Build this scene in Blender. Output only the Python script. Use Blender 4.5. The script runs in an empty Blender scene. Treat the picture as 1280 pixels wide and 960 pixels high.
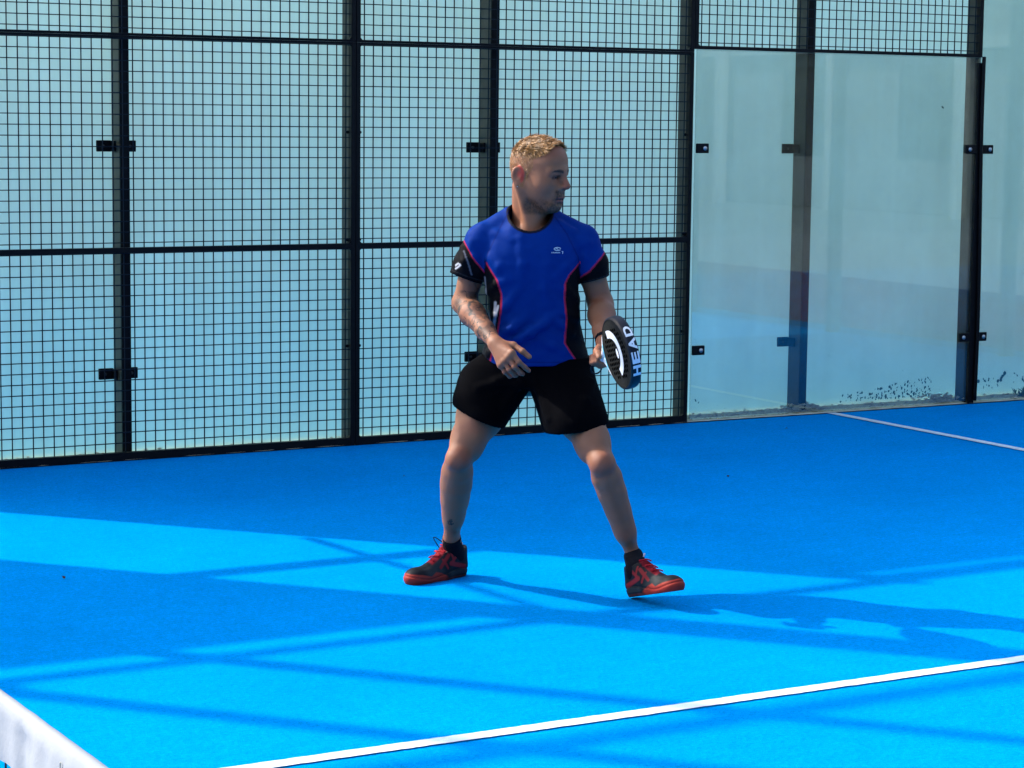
import bpy, bmesh, math, random
import numpy as np
from mathutils import Vector, Matrix
random.seed(7); RNG = np.random.default_rng(7)
scene = bpy.context.scene
COL = scene.collection

# ------------------------------------------------------------------ camera
# court frame: x along the side fence (net at 0, back wall at 10), y = 0 is the side fence,
# the court lies at y < 0, z up.
FPX, PITCH, YAW, ROLL, CAMH = 2828.79, .1166, .5162, .0111, 1.6338
CAM = np.array([-.8594, -10.1478, CAMH])
FW = np.array([math.sin(YAW)*math.cos(PITCH), math.cos(YAW)*math.cos(PITCH), -math.sin(PITCH)])
RT0 = np.array([math.cos(YAW), -math.sin(YAW), 0.])
UP0 = np.cross(RT0, FW)
RT = RT0*math.cos(ROLL)+UP0*math.sin(ROLL)
UP = UP0*math.cos(ROLL)-RT0*math.sin(ROLL)
cd = bpy.data.cameras.new('camera'); co = bpy.data.objects.new('camera', cd); COL.objects.link(co)
cd.sensor_width = 36; cd.lens = FPX/1280*36; cd.clip_start = .05; cd.clip_end = 500
co.matrix_world = Matrix(((RT[0], UP[0], -FW[0], CAM[0]), (RT[1], UP[1], -FW[1], CAM[1]), (RT[2], UP[2], -FW[2], CAM[2]), (0, 0, 0, 1)))
scene.camera = co

# ------------------------------------------------------------------ sky, sun, exposure
SUN_EL = math.radians(38.4)
SD = np.array([.86, -1., 0]); SD /= np.linalg.norm(SD)             # where the shadows point
w = bpy.data.worlds.new('World'); scene.world = w; w.use_nodes = True
nt = w.node_tree; nt.nodes.clear()
sky = nt.nodes.new('ShaderNodeTexSky'); sky.sky_type = 'NISHITA'; sky.sun_disc = False
sky.sun_elevation = SUN_EL; sky.sun_rotation = math.atan2(-SD[0], -SD[1]) % (2*math.pi)
sky.air_density = 1.0; sky.dust_density = 2.2; sky.ozone_density = 1.0
bg = nt.nodes.new('ShaderNodeBackground'); bg.inputs['Strength'].default_value = .15
wo = nt.nodes.new('ShaderNodeOutputWorld')
nt.links.new(sky.outputs[0], bg.inputs[0]); nt.links.new(bg.outputs[0], wo.inputs[0])
sl = bpy.data.lights.new('sun', 'SUN'); so = bpy.data.objects.new('sun', sl); COL.objects.link(so)
sl.energy = 2.0; sl.angle = math.radians(.53); sl.color = (1, .955, .88)
so.rotation_euler = Vector((SD[0]*math.cos(SUN_EL), SD[1]*math.cos(SUN_EL), -math.sin(SUN_EL))).to_track_quat('-Z', 'Y').to_euler()
so.location = (-10, 12, 14)
vs = scene.view_settings
vs.view_transform = 'Standard'; vs.look = 'None'; vs.exposure = 1.68; vs.gamma = 1.0; vs.use_curve_mapping = False
scene.cycles.max_bounces = 10; scene.cycles.transparent_max_bounces = 24
scene.cycles.caustics_reflective = False; scene.cycles.caustics_refractive = False

# ------------------------------------------------------------------ helpers
def tag(o, label=None, cat=None, group=None, kind=None):
    if label: o['label'] = label
    if cat: o['category'] = cat
    if group: o['group'] = group
    if kind: o['kind'] = kind
    return o
def empty(name, loc=(0, 0, 0), label=None, cat=None, group=None):
    o = bpy.data.objects.new(name, None); COL.objects.link(o); o.location = loc; o.empty_display_size = .1
    return tag(o, label, cat, group)
def link(name, me, mat=None, parent=None, loc=None):
    o = bpy.data.objects.new(name, me); COL.objects.link(o)
    if mat is not None and not me.materials: me.materials.append(mat)
    if parent is not None: o.parent = parent
    if loc is not None: o.location = loc
    return o
def mesh_of(name, V, F, smooth=False):
    me = bpy.data.meshes.new(name); me.from_pydata([tuple(map(float, v)) for v in V], [], [tuple(map(int, f)) for f in F]); me.update()
    if smooth: me.polygons.foreach_set('use_smooth', [True]*len(me.polygons))
    return me
class MB:
    """collects boxes, tubes and sweeps into one mesh"""
    def __init__(s): s.V = []; s.F = []
    def add(s, V, F):
        n = len(s.V); s.V += [tuple(v) for v in V]; s.F += [tuple(i+n for i in f) for f in F]
    def box(s, a, b, c=0.0):
        (x0, y0, z0), (x1, y1, z1) = a, b
        if c <= 0:
            V = [(x, y, z) for x in (x0, x1) for y in (y0, y1) for z in (z0, z1)]
            F = [(0, 1, 3, 2), (4, 6, 7, 5), (0, 4, 5, 1), (2, 3, 7, 6), (0, 2, 6, 4), (1, 5, 7, 3)]
            s.add(V, F); return
        bm = bmesh.new(); bmesh.ops.create_cube(bm, size=1)
        for v in bm.verts: v.co = Vector(((x0+x1)/2+v.co.x*(x1-x0), (y0+y1)/2+v.co.y*(y1-y0), (z0+z1)/2+v.co.z*(z1-z0)))
        bmesh.ops.bevel(bm, geom=list(bm.edges), offset=c, segments=2, affect='EDGES', profile=.6)
        bm.verts.index_update()
        s.add([v.co[:] for v in bm.verts], [[v.index for v in f.verts] for f in bm.faces]); bm.free()
    def tube(s, pts, r, n=8, cap=True, closed=False):
        pts = [np.array(p, float) for p in pts]; m = len(pts)
        rr = r if hasattr(r, '__len__') else [r]*m
        V = []; prev = None
        for i, p in enumerate(pts):
            if closed: t = pts[(i+1) % m]-pts[i-1]
            else: t = pts[min(i+1, m-1)]-pts[max(i-1, 0)]
            t = t/(np.linalg.norm(t)+1e-12)
            if prev is None:
                a = np.array([0, 0, 1.]) if abs(t[2]) < .9 else np.array([1., 0, 0])
                u = np.cross(t, a)
            else: u = prev-t*(prev@t)
            u /= np.linalg.norm(u); prev = u; v = np.cross(t, u)
            for k in range(n):
                an = 2*math.pi*k/n; V.append(p+rr[i]*(u*math.cos(an)+v*math.sin(an)))
        F = []
        for i in range(m if closed else m-1):
            for k in range(n):
                a, b = i*n+k, i*n+(k+1) % n; j = ((i+1) % m)*n
                F.append((a, b, j+(k+1) % n, j+k))
        if cap and not closed: F += [tuple(range(n))[::-1], tuple(range((m-1)*n, m*n))]
        s.add(V, F)
    def mesh(s, name, smooth=False): return mesh_of(name, s.V, s.F, smooth)
    def build(s, name, mat, parent=None, smooth=False, loc=None): return link(name, s.mesh(name, smooth), mat, parent, loc)

# ------------------------------------------------------------------ materials
def material(name, base=(.5, .5, .5), rough=.6, metal=0., spec=.5):
    m = bpy.data.materials.new(name); m.use_nodes = True
    b = m.node_tree.nodes['Principled BSDF']
    b.inputs['Base Color'].default_value = (*base, 1); b.inputs['Roughness'].default_value = rough
    b.inputs['Metallic'].default_value = metal; b.inputs['Specular IOR Level'].default_value = spec
    return m
def nodes(m): return m.node_tree, m.node_tree.nodes['Principled BSDF']
def N(nt, t, **kw):
    n = nt.nodes.new(t)
    for k, v in kw.items():
        if k in n.inputs: n.inputs[k].default_value = v
        else: setattr(n, k, v)
    return n
def noise(nt, scale, detail=4, rough=.6, vec=None):
    n = N(nt, 'ShaderNodeTexNoise'); n.inputs['Scale'].default_value = scale; n.inputs['Detail'].default_value = detail; n.inputs['Roughness'].default_value = rough
    if vec is not None: nt.links.new(vec, n.inputs['Vector'])
    return n
def ramp(nt, src, stops):
    r = N(nt, 'ShaderNodeValToRGB'); e = r.color_ramp.elements
    while len(e) < len(stops): e.new(.5)
    for i, (p, c) in enumerate(stops): e[i].position = p; e[i].color = (*c, 1) if len(c) == 3 else c
    nt.links.new(src, r.inputs[0]); return r
def coord(nt): return N(nt, 'ShaderNodeTexCoord').outputs['Object']
def varied(name, c0, c1, scale=8, rough=.6, bump=0, bscale=80, metal=0, spec=.5, detail=5):
    m = material(name, c0, rough, metal, spec); nt, b = nodes(m); co_ = coord(nt)
    n = noise(nt, scale, detail, .6, co_); r = ramp(nt, n.outputs['Fac'], [(.3, c0), (.7, c1)])
    nt.links.new(r.outputs[0], b.inputs['Base Color'])
    if bump:
        n2 = noise(nt, bscale, 3, .6, co_); bp = N(nt, 'ShaderNodeBump'); bp.inputs['Strength'].default_value = bump; bp.inputs['Distance'].default_value = .01
        nt.links.new(n2.outputs['Fac'], bp.inputs['Height']); nt.links.new(bp.outputs[0], b.inputs['Normal'])
    return m
def vcol(name, rough=.6, spec=.4, sss=0., bump=0, bscale=300, sheen=0.):
    m = material(name, (.5, .5, .5), rough, 0, spec); nt, b = nodes(m)
    a = N(nt, 'ShaderNodeVertexColor'); a.layer_name = 'Col'; nt.links.new(a.outputs[0], b.inputs['Base Color'])
    if sss:
        b.inputs['Subsurface Weight'].default_value = sss; b.inputs['Subsurface Radius'].default_value = (1, .35, .2); b.inputs['Subsurface Scale'].default_value = .01
    if sheen: b.inputs['Sheen Weight'].default_value = sheen
    if bump:
        n2 = noise(nt, bscale, 3, .6, coord(nt)); bp = N(nt, 'ShaderNodeBump'); bp.inputs['Strength'].default_value = bump; bp.inputs['Distance'].default_value = .002
        nt.links.new(n2.outputs['Fac'], bp.inputs['Height']); nt.links.new(bp.outputs[0], b.inputs['Normal'])
    return m

# blue artificial turf: short fibres with a little sand between them
M_TURF = material('blue_turf', (.0, .2, .62), .9, 0, .0); nt, b = nodes(M_TURF); oc = coord(nt)
n1 = noise(nt, 260, 2, .8, oc); n2 = noise(nt, 70, 5, .75, oc); n3 = noise(nt, 1.1, 5, .6, oc)
mp = N(nt, 'ShaderNodeMapping'); mp.inputs['Scale'].default_value = (3, 40, 1); nt.links.new(oc, mp.inputs['Vector'])
n4 = noise(nt, 1.0, 3, .6, mp.outputs[0])
r1 = ramp(nt, n1.outputs['Fac'], [(.36, (.000, .165, .60)), (.64, (.000, .345, 1.0))])
r2 = ramp(nt, n2.outputs['Fac'], [(.34, (.68, .68, .68)), (.66, (1.25, 1.25, 1.25))])
r3 = ramp(nt, n3.outputs['Fac'], [(.32, (.88, .88, .90)), (.70, (1.06, 1.07, 1.05))])
r4 = ramp(nt, n4.outputs['Fac'], [(.32, (.95, .95, .95)), (.70, (1.05, 1.05, 1.05))])
def mul(nt, a, b_):
    x = N(nt, 'ShaderNodeMix'); x.data_type = 'RGBA'; x.blend_type = 'MULTIPLY'; x.inputs[0].default_value = 1
    nt.links.new(a, x.inputs[6]); nt.links.new(b_, x.inputs[7]); return x.outputs[2]
n5 = noise(nt, 16, 5, .7, oc); r5 = ramp(nt, n5.outputs['Fac'], [(.34, (.90, .90, .90)), (.68, (1.07, 1.07, 1.07))])
c = mul(nt, mul(nt, mul(nt, mul(nt, r1.outputs[0], r2.outputs[0]), r3.outputs[0]), r4.outputs[0]), r5.outputs[0])
ns = noise(nt, 900, 1, .5, oc); rs = ramp(nt, ns.outputs['Fac'], [(.71, (0, 0, 0)), (.75, (1, 1, 1))])
xs = N(nt, 'ShaderNodeMix'); xs.data_type = 'RGBA'; nt.links.new(rs.outputs[0], xs.inputs[0]); nt.links.new(c, xs.inputs[6]); xs.inputs[7].default_value = (.10, .42, .80, 1)
nt.links.new(xs.outputs[2], b.inputs['Base Color'])
bp = N(nt, 'ShaderNodeBump'); bp.inputs['Strength'].default_value = .55; bp.inputs['Distance'].default_value = .008
nt.links.new(n1.outputs['Fac'], bp.inputs['Height']); nt.links.new(bp.outputs[0], b.inputs['Normal'])
# the blue fibres also shine a little along the line of sight
gs = N(nt, 'ShaderNodeBsdfGlossy'); gs.inputs['Roughness'].default_value = .6; gs.inputs[0].default_value = (.0, .52, .80, 1)
ms = N(nt, 'ShaderNodeMixShader'); ms.inputs[0].default_value = .24; nt.links.new(b.outputs[0], ms.inputs[1]); nt.links.new(gs.outputs[0], ms.inputs[2])
nt.links.new(ms.outputs[0], nt.nodes['Material Output'].inputs[0])

M_LINE = varied('white_turf', (.66, .82, .86), (.78, .88, .91), 260, .85, .5, 420, spec=.15)
M_BLACK = varied('black_powder_coat', (.003, .003, .004), (.006, .006, .007), 30, .5, spec=.12)
M_WIRE = material('dark_wire', (.008, .014, .022), .6, 0, .1)
M_POST = varied('dusty_dark_steel', (.025, .026, .023), (.06, .06, .05), 9, .45, detail=8, spec=.35)
M_BOLT = material('zinc_bolt', (.55, .55, .55), .35, 1.)
M_CONC = varied('dusty_concrete', (.76, .68, .50), (.92, .84, .66), 25, .9, .6, 60)
M_DEBRIS = varied('dry_debris', (.46, .40, .29), (.85, .78, .62), 40, .95)
M_FLECK = varied('grime', (.015, .07, .08), (.03, .11, .12), 60, .8)
M_NETTAPE = varied('net_tape_cloth', (.28, .30, .32), (.33, .34, .34), 2, .9, .1, 90, spec=.1)
M_CORD = material('black_cord', (.015, .015, .02), .7)
M_GROUND = varied('pale_paving', (.15, .165, .17), (.21, .225, .23), 6, .9, .4, 60)
M_RED = varied('red_board', (.26, .05, .05), (.32, .065, .06), 4, .5)
M_WALL = varied('grey_render', (.13, .14, .155), (.17, .18, .19), 2, .85)
M_COLUMN = material('pale_column', (.27, .29, .30), .7)
M_WIN = material('dark_pane', (.03, .035, .04), .1)

def mat_glass():
    m = bpy.data.materials.new('dusty_glass'); m.use_nodes = True; nt = m.node_tree; nt.nodes.clear(); oc = coord(nt)
    out = N(nt, 'ShaderNodeOutputMaterial'); tr = N(nt, 'ShaderNodeBsdfTransparent'); tr.inputs[0].default_value = (.86, .895, .89, 1)
    gl = N(nt, 'ShaderNodeBsdfGlossy'); gl.inputs['Roughness'].default_value = .012; gl.inputs[0].default_value = (.95, 1, 1, 1)
    df = N(nt, 'ShaderNodeBsdfDiffuse'); df.inputs[0].default_value = (.45, .43, .40, 1)
    fr = N(nt, 'ShaderNodeFresnel'); ge = N(nt, 'ShaderNodeNewGeometry')
    io = N(nt, 'ShaderNodeMix'); io.data_type = 'FLOAT'; nt.links.new(ge.outputs['Backfacing'], io.inputs[0]); io.inputs[2].default_value = 1.5; io.inputs[3].default_value = 1/1.5
    nt.links.new(io.outputs[0], fr.inputs[0])      # both faces of the pane reflect alike
    mm = N(nt, 'ShaderNodeMath', operation='MULTIPLY'); mm.inputs[1].default_value = 1.8; nt.links.new(fr.outputs[0], mm.inputs[0])
    d = noise(nt, 3.5, 8, .7, oc); dr = ramp(nt, d.outputs['Fac'], [(.42, (.010,)*3), (.75, (.05,)*3)])
    mx0 = N(nt, 'ShaderNodeMixShader'); nt.links.new(dr.outputs[0], mx0.inputs[0]); nt.links.new(tr.outputs[0], mx0.inputs[1]); nt.links.new(df.outputs[0], mx0.inputs[2])
    mx = N(nt, 'ShaderNodeMixShader'); nt.links.new(mm.outputs[0], mx.inputs[0]); nt.links.new(mx0.outputs[0], mx.inputs[1]); nt.links.new(gl.outputs[0], mx.inputs[2])
    nt.links.new(mx.outputs[0], out.inputs[0]); return m
M_GLASS = mat_glass()
M_GLASSEDGE = material('green_glass_edge', (.10, .28, .26), .2)
def mat_frost():
    m = bpy.data.materials.new('frosted_sheet'); m.use_nodes = True; nt = m.node_tree; nt.nodes.clear(); oc = coord(nt)
    out = N(nt, 'ShaderNodeOutputMaterial')
    df = N(nt, 'ShaderNodeBsdfDiffuse'); tl = N(nt, 'ShaderNodeBsdfTranslucent')
    n = noise(nt, 1.3, 6, .6, oc); r = ramp(nt, n.outputs['Fac'], [(.3, (.32, .545, .625)), (.7, (.36, .60, .69))])
    mp = N(nt, 'ShaderNodeMapping'); mp.inputs['Scale'].default_value = (14, 1, .6); nt.links.new(oc, mp.inputs['Vector'])
    n2 = noise(nt, 1.0, 5, .65, mp.outputs[0]); r2 = ramp(nt, n2.outputs['Fac'], [(.3, (.94,)*3), (.65, (1.03,)*3)])
    cc = mul(nt, r.outputs[0], r2.outputs[0])
    nt.links.new(cc, df.inputs[0]); nt.links.new(cc, tl.inputs[0])
    rf = N(nt, 'ShaderNodeBsdfRefraction'); rf.inputs['IOR'].default_value = 1.12; rf.inputs['Roughness'].default_value = .62; rf.inputs[0].default_value = (.95, 1.0, .80, 1)
    mx = N(nt, 'ShaderNodeMixShader'); mx.inputs[0].default_value = FROST_T
    nt.links.new(df.outputs[0], mx.inputs[1]); nt.links.new(tl.outputs[0], mx.inputs[2])
    m2 = N(nt, 'ShaderNodeMixShader'); m2.inputs[0].default_value = FROST_R
    nt.links.new(mx.outputs[0], m2.inputs[1]); nt.links.new(rf.outputs[0], m2.inputs[2]); nt.links.new(m2.outputs[0], out.inputs[0]); return m
FROST_T = .55; FROST_R = .31
M_FROST = mat_frost()

# ------------------------------------------------------------------ ground, court, markings
def sheet(name, x0, x1, y0, y1, z, mat, kind='structure', nx=1, ny=1):
    V = [(x0+(x1-x0)*i/nx, y0+(y1-y0)*j/ny, z) for j in range(ny+1) for i in range(nx+1)]
    F = [(j*(nx+1)+i, j*(nx+1)+i+1, (j+1)*(nx+1)+i+1, (j+1)*(nx+1)+i) for j in range(ny) for i in range(nx)]
    o = link(name, mesh_of(name, V, F), mat); return tag(o, kind=kind)
tag(sheet('ground', -300, 300, -300, 300, -.012, M_GROUND), 'pale grey paved ground around the blue courts')
tag(sheet('court_floor', -10.4, 10.4, -10.0, 0.0, 0, M_TURF), 'blue sanded artificial turf of the padel court')
tag(sheet('neighbour_court_floor', -10.4, 10.4, .32, 10.3, 0, M_TURF), 'blue artificial turf of the court behind the frosted panels')
def line_sheet(x0, x1, y0, y1, label, z=.004):
    along_x = (x1-x0) > (y1-y0); n = int(max(x1-x0, y1-y0)/.022); rj = random.Random(int(x0*100)); V = []
    for i in range(n+1):
        t = i/n; a, b_ = rj.gauss(0, .0011), rj.gauss(0, .0011)
        V += [(x0+(x1-x0)*t, y0+a, z), (x0+(x1-x0)*t, y1+b_, z)] if along_x else [(x1+a, y0+(y1-y0)*t, z), (x0+b_, y0+(y1-y0)*t, z)]
    o = link('court_line', mesh_of('court_line', V, [(2*i, 2*i+2, 2*i+3, 2*i+1) for i in range(n)]), M_LINE); tag(o, label, kind='structure'); return o
line_sheet(-6.95, 6.95, -5.028, -4.972, 'white centre line running across the front of the picture')
line_sheet(6.945, 7.005, -10, -.004, 'white service line ending at the glass panel on the right', .0045)
line_sheet(-7.005, -6.945, -10, -.004, 'white service line of the other court half', .0045)
# dusty concrete strip under the glass and the frosted panels
rs_ = random.Random(3)
nx = 400; V = []; F = []
for i in range(nx+1):
    x = -10.4+20.8*i/nx
    for j, y in enumerate((.0, .06, .12, .18, .25, .318)):
        z = .006 + (.006*rs_.random() if 0 < j < 5 else 0); V.append((x, y+(rs_.random()-.5)*.012 if j == 0 else y, z))
for i in range(nx):
    for j in range(5): a = i*6+j; F.append((a, a+6, a+7, a+1))
tag(link('concrete_strip', mesh_of('concrete_strip', V, F, True), M_CONC), 'dusty pale concrete strip under the glass wall', kind='structure')

# ------------------------------------------------------------------ frosted wall behind the fence
UB = [.85, 2.838, 4.833, 6.845, 8.87]
fw_ = empty('frosted_panel_wall', (5, .2, 0), 'tall wall of pale frosted panels behind the black mesh fence', 'wall')
def lp(root, m): return m   # parts are built in the root's frame
def shift(mb, root):
    l = root.location; mb.V = [(v[0]-l[0], v[1]-l[1], v[2]-l[2]) for v in mb.V]; return mb
def part(mb, name, mat, root, smooth=False, base=None):
    r = base or root; return shift(mb, r).build(name, mat, root, smooth)
PY = .222
m = MB(); m.box((.83, .15, 4.20), (10.4, .20, 4.245)); part(m, 'top_rail', M_BLACK, fw_)
for i, u in enumerate(UB):
    m = MB(); m.box((u-.023, .105, 0), (u+.023, .212, 4.26), .004); part(m, 'post', M_POST, fw_)
    m = MB(); m.box((u-.0235, .092, .02), (u+.0235, .104, 4.0), .003); part(m, 'cover_strip', M_BLACK, fw_)
    u1 = UB[i+1] if i+1 < len(UB) else 10.4
    for z0, z1 in ((.02, 2.996), (3.004, 4.12)):
        m = MB(); m.box((u+.004, PY, max(z0, .001) if z0 > .1 else .001), (u1-.004, PY+.010, z1)); p = part(m, 'frosted_panel', M_FROST, fw_)
    for z in (.395, 1.485, 2.6, 3.6):
        for s in (-1, 1):
            m = MB(); xa, xb = sorted((u+s*.025, u+s*.098))
            m.box((xa, PY-.016, z-.027), (xb, PY-.001, z+.027), .004)
            xa, xb = sorted((u+s*.025, u+s*.033)); m.box((xa, PY-.075, z-.025), (xb, PY-.017, z+.025), .002)
            c_ = part(m, 'clamp', M_BLACK, fw_)
            m = MB(); m.tube([(u+s*.066, PY-.021, z), (u+s*.066, PY-.0165, z)], .007, 10); part(m, 'bolt', M_POST, c_, True, fw_)
fo = empty('frosted_panel_wall', (-5, .2, 0), 'tall frosted wall beyond the court entrance, left outside the picture', 'wall')
TOPZ = 4.12
m = MB(); m.box((-10.4, .15, 4.20), (-.45, .20, 4.245)); part(m, 'top_rail', M_BLACK, fo)
for k in range(5):
    u1 = -.43-2.0*k; u0 = u1-2.0
    m = MB(); m.box((u0+.004, PY, .02), (u1-.004, PY+.01, TOPZ)); part(m, 'frosted_panel', M_FROST, fo)
    m = MB(); m.box((u1-.05, .105, 0), (u1, .212, 4.26), .004); part(m, 'post', M_POST, fo)
# entrance portal between the two walls (its shadow crosses the court)
en = empty('entrance_frame', (.2, .2, 0), 'black steel frame over the court entrance beside the net', 'gate')
m = MB(); m.box((-.43, .14, 2.93), (.82, .20, 3.0)); part(m, 'lintel', M_BLACK, en)
m = MB(); m.box((-.43, .145, 4.20), (.82, .20, 4.245)); part(m, 'lintel', M_BLACK, en)
m = MB(); m.tube([(.72, .17, 2.47), (-.46, .17, 4.12)], .024, 4); part(m, 'brace', M_BLACK, en)
ma = empty('light_mast', (-.53, .17, 0), 'tall black light mast beside the court entrance', 'light mast')
m = MB(); m.box((-.62, .10, 0), (-.45, .24, 7.0)); part(m, 'pole', M_BLACK, ma)
m = MB(); m.box((-.70, -.05, 7.0), (-.36, .45, 7.12), .02); part(m, 'floodlight', M_BLACK, ma)
pf = empty('ball_stop_frame', (-1.9, .17, 0), 'high ball stop frame standing above the frosted wall', 'frame')
for u in (-1.81, -2.57, -3.6):
    m = MB(); m.box((u-.035, .14, 0), (u+.035, .21, 7.0)); part(m, 'post', M_BLACK, pf)
m = MB(); m.box((-4.2, .145, 5.55), (-.65, .205, 5.61)); part(m, 'crossbar', M_BLACK, pf)
m = MB(); m.box((-4.2, .145, 6.94), (-.65, .205, 7.0)); part(m, 'crossbar', M_BLACK, pf)

# grime flecks along the foot of the panels (on the sheet, low down)
m = MB(); rf = random.Random(11)
def fleck(x, z, s, y=PY-.0018):
    n = rf.randint(5, 8); a0 = rf.random()*6; el = rf.uniform(.35, 1.0); tl = rf.uniform(-.9, .9)
    pts = []
    for k in range(n):
        a = a0+2*math.pi*k/n; r = s*rf.uniform(.45, 1.15); px_, pz = r*math.cos(a)*el, r*math.sin(a)
        pts.append((x+px_*math.cos(tl)-pz*math.sin(tl), y, z+px_*math.sin(tl)+pz*math.cos(tl)))
    m.add(pts, [tuple(range(n))])
for k in range(150):
    t = rf.random()**.6; x = 7.15+t*.73
    fleck(x, .03+rf.random()**1.6*.085*(.35+t), rf.uniform(.004, .013))
for k in range(26): fleck(rf.uniform(8.18, 8.62), .05+rf.random()*.09, rf.uniform(.005, .016))
for k in range(9): fleck(rf.gauss(8.40, .006)+k*.008, .095+k*.006, .014)
for x, z, s in ((8.15, .72, .007), (8.17, .72, .006), (8.22, .71, .008), (8.24, .36, .007), (8.26, .355, .006), (6.2, .09, .012), (6.22, .075, .009), (7.55, .69, .005), (7.9, 1.73, .012)): fleck(x, z, s)
for k in range(30): fleck(rf.uniform(6.1, 8.7), .03+rf.random()*.5, rf.uniform(.002, .004))
gl_ = part(m, 'grime', M_FLECK, fw_); tag(gl_, kind='stuff')

# dry debris piled along the foot of the glass
m = MB(); rd = random.Random(5)
def lump(x, y, z, s):
    V = []; n = 6
    for (dx, dy, dz) in ((1, 0, 0), (-1, 0, 0), (0, 1, 0), (0, -1, 0), (0, 0, 1), (0, 0, -1)):
        k = s*rd.uniform(.5, 1.3); V.append((x+dx*k*1.8, y+dy*k, z+dz*k*.7))
    m.add(V, [(0, 2, 4), (2, 1, 4), (1, 3, 4), (3, 0, 4), (2, 0, 5), (1, 2, 5), (3, 1, 5), (0, 3, 5)])
for k in range(700):
    x = rd.uniform(6.04, 9.9); y = rd.uniform(.012, .24); lump(x, y, .012+rd.random()*.006, rd.uniform(.002, .010))
for k in range(260):
    x = rd.gauss(6.86, .09); y = rd.uniform(.03, .2); lump(x, y, .012+rd.random()*.05*max(0, 1-abs(x-6.86)/.16), rd.uniform(.004, .013))
for k in range(120):
    x = rd.gauss(7.86, .05); lump(x, rd.uniform(.03, .2), .012+rd.random()*.035, rd.uniform(.004, .012))
for k in range(260):
    x = rd.uniform(1.2, 5.9); lump(x, rd.uniform(.05, .24), .012+rd.random()*.006, rd.uniform(.002, .008))
db = m.build('debris', M_DEBRIS); tag(db, 'dry leaves and sand lying along the foot of the glass', kind='stuff')

# ------------------------------------------------------------------ black mesh fence (this court)
fe = empty('mesh_fence', (4, 0, 0), 'black steel fence of welded wire mesh panels left of the glass', 'fence')
FR = .0235
def wire_grid(u0, u1, z0, z1, parent, root):
    m = MB(); r = .0023; st = .05
    x = u0+st*.55
    while x < u1: m.box((x-r, .016, z0), (x+r, .016+2*r, z1)); x += st
    z = z0+st*.5
    while z < z1: m.box((u0, .016-2*r, z-r), (u1, .016, z+r)); z += st
    g = part(m, 'wire_grid', M_WIRE, parent, False, root); tag(g, kind='stuff'); return g
def mesh_panel(u0, u1, z0, z1, rails, root, bottom=.04, thin=False):
    p = empty('mesh_panel'); p.parent = root
    for xa in (u0, u1-FR):
        m = MB(); m.box((xa, 0, z0), (xa+FR, .036, z1), .0025); part(m, 'upright', M_BLACK, p, False, root)
    for k, (za, zb) in enumerate(rails):
        m = MB(); m.box((u0+FR, .001, za), (u1-FR, .035, zb), .002)
        # gusset corners
        part(m, 'rail', M_BLACK, p, False, root)
    for (cx, s) in ((u0+FR, 1), (u1-FR, -1)):
        for za, zb in rails:
            for zz, t in ((za, -1), (zb, 1)):
                if z0+.01 < zz+t*.02 < z1-.01:
                    m = MB(); m.add([(cx, .004, zz), (cx+s*.011, .004, zz), (cx, .004, zz+t*.011), (cx, .03, zz), (cx+s*.011, .03, zz), (cx, .03, zz+t*.011)], [(0, 1, 2), (3, 5, 4), (0, 3, 4, 1), (1, 4, 5, 2), (2, 5, 3, 0)]); part(m, 'gusset', M_BLACK, p, False, root)
    wire_grid(u0+FR, u1-FR, z0+.01, z1-.005, p, root)
    for z in np.arange(z0+.5, z1, .53):
        for s, x in ((1, u0+.032), (-1, u1-.032)):
            m = MB(); m.tube([(x, .022, z), (x, .034, z)], .008, 8); part(m, 'bolt', M_BLACK, p, True, root)
    return p
LR = [(.0, .04), (.9875, 1.0125)]
for u0, u1 in ((.9, 1.9985), (2.0015, 3.9985), (4.0015, 5.9985)):
    mesh_panel(u0, u1, .0, 1.9994, LR+[(1.988, 1.9994)], fe)
    mesh_panel(u0, u1, 2.0006, 4.0, [(2.0006, 2.012), (2.985, 3.010), (3.975, 4.0)], fe)
mesh_panel(6.0015, 7.9985, 2.016, 4.0, [(2.016, 2.034), (2.985, 3.010), (3.975, 4.0)], fe)
for u in (2, 4, 6, 8):
    m = MB(); m.box((u-.022, .038, 0), (u+.022, .118, 4.0), .004); part(m, 'post', M_POST, fe)

# ------------------------------------------------------------------ glass wall (this court)
gw = empty('glass_wall', (8, 0, 0), 'clear glass wall panels of the court corner with black clamps', 'wall')
for u0, u1, zt in ((6.026, 7.990, 2.012), (8.010, 9.99, 3.0)):
    m = MB(); m.box((u0, .012, .018), (u1, .024, zt)); g = part(m, 'glass_panel', M_GLASS, gw)
    m = MB(); m.box((u0, .0115, zt), (u1, .0245, zt+.0015)); part(m, 'glass_edge', M_GLASSEDGE, g, False, gw)
for u, ss in ((6, (1,)), (8, (-1, 1))):
    m = MB(); m.box((u-.024, .001, 0), (u+.022, .037, 2.0 if u == 6 else 1.985), .003)
    if u == 8: part(m, 'cover_strip', M_BLACK, gw)
    for z in (.395, 1.488):
        for s in ss:
            m = MB(); xa, xb = sorted((u+s*.0245, u+s*.102)); m.box((xa, -.004, z-.026), (xb, .0115, z+.026), .004)
            c_ = part(m, 'clamp', M_BLACK, gw)
            m = MB(); x = u+s*.075; m.tube([(x, -.0045, z), (x, -.0095, z)], .0115, 14)
            m.tube([(x, -.0095, z), (x, -.0115, z)], .006, 8); part(m, 'bolt', M_BOLT, c_, True, gw)
# drainpipe-like cable running down the post at the corner
m = MB(); m.tube([(8.013+.012*math.sin(z*2.3+.6), -.010, z) for z in np.linspace(.02, 2.02, 40)], .011, 8); part(m, 'cable', M_BLACK, gw, True)

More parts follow.
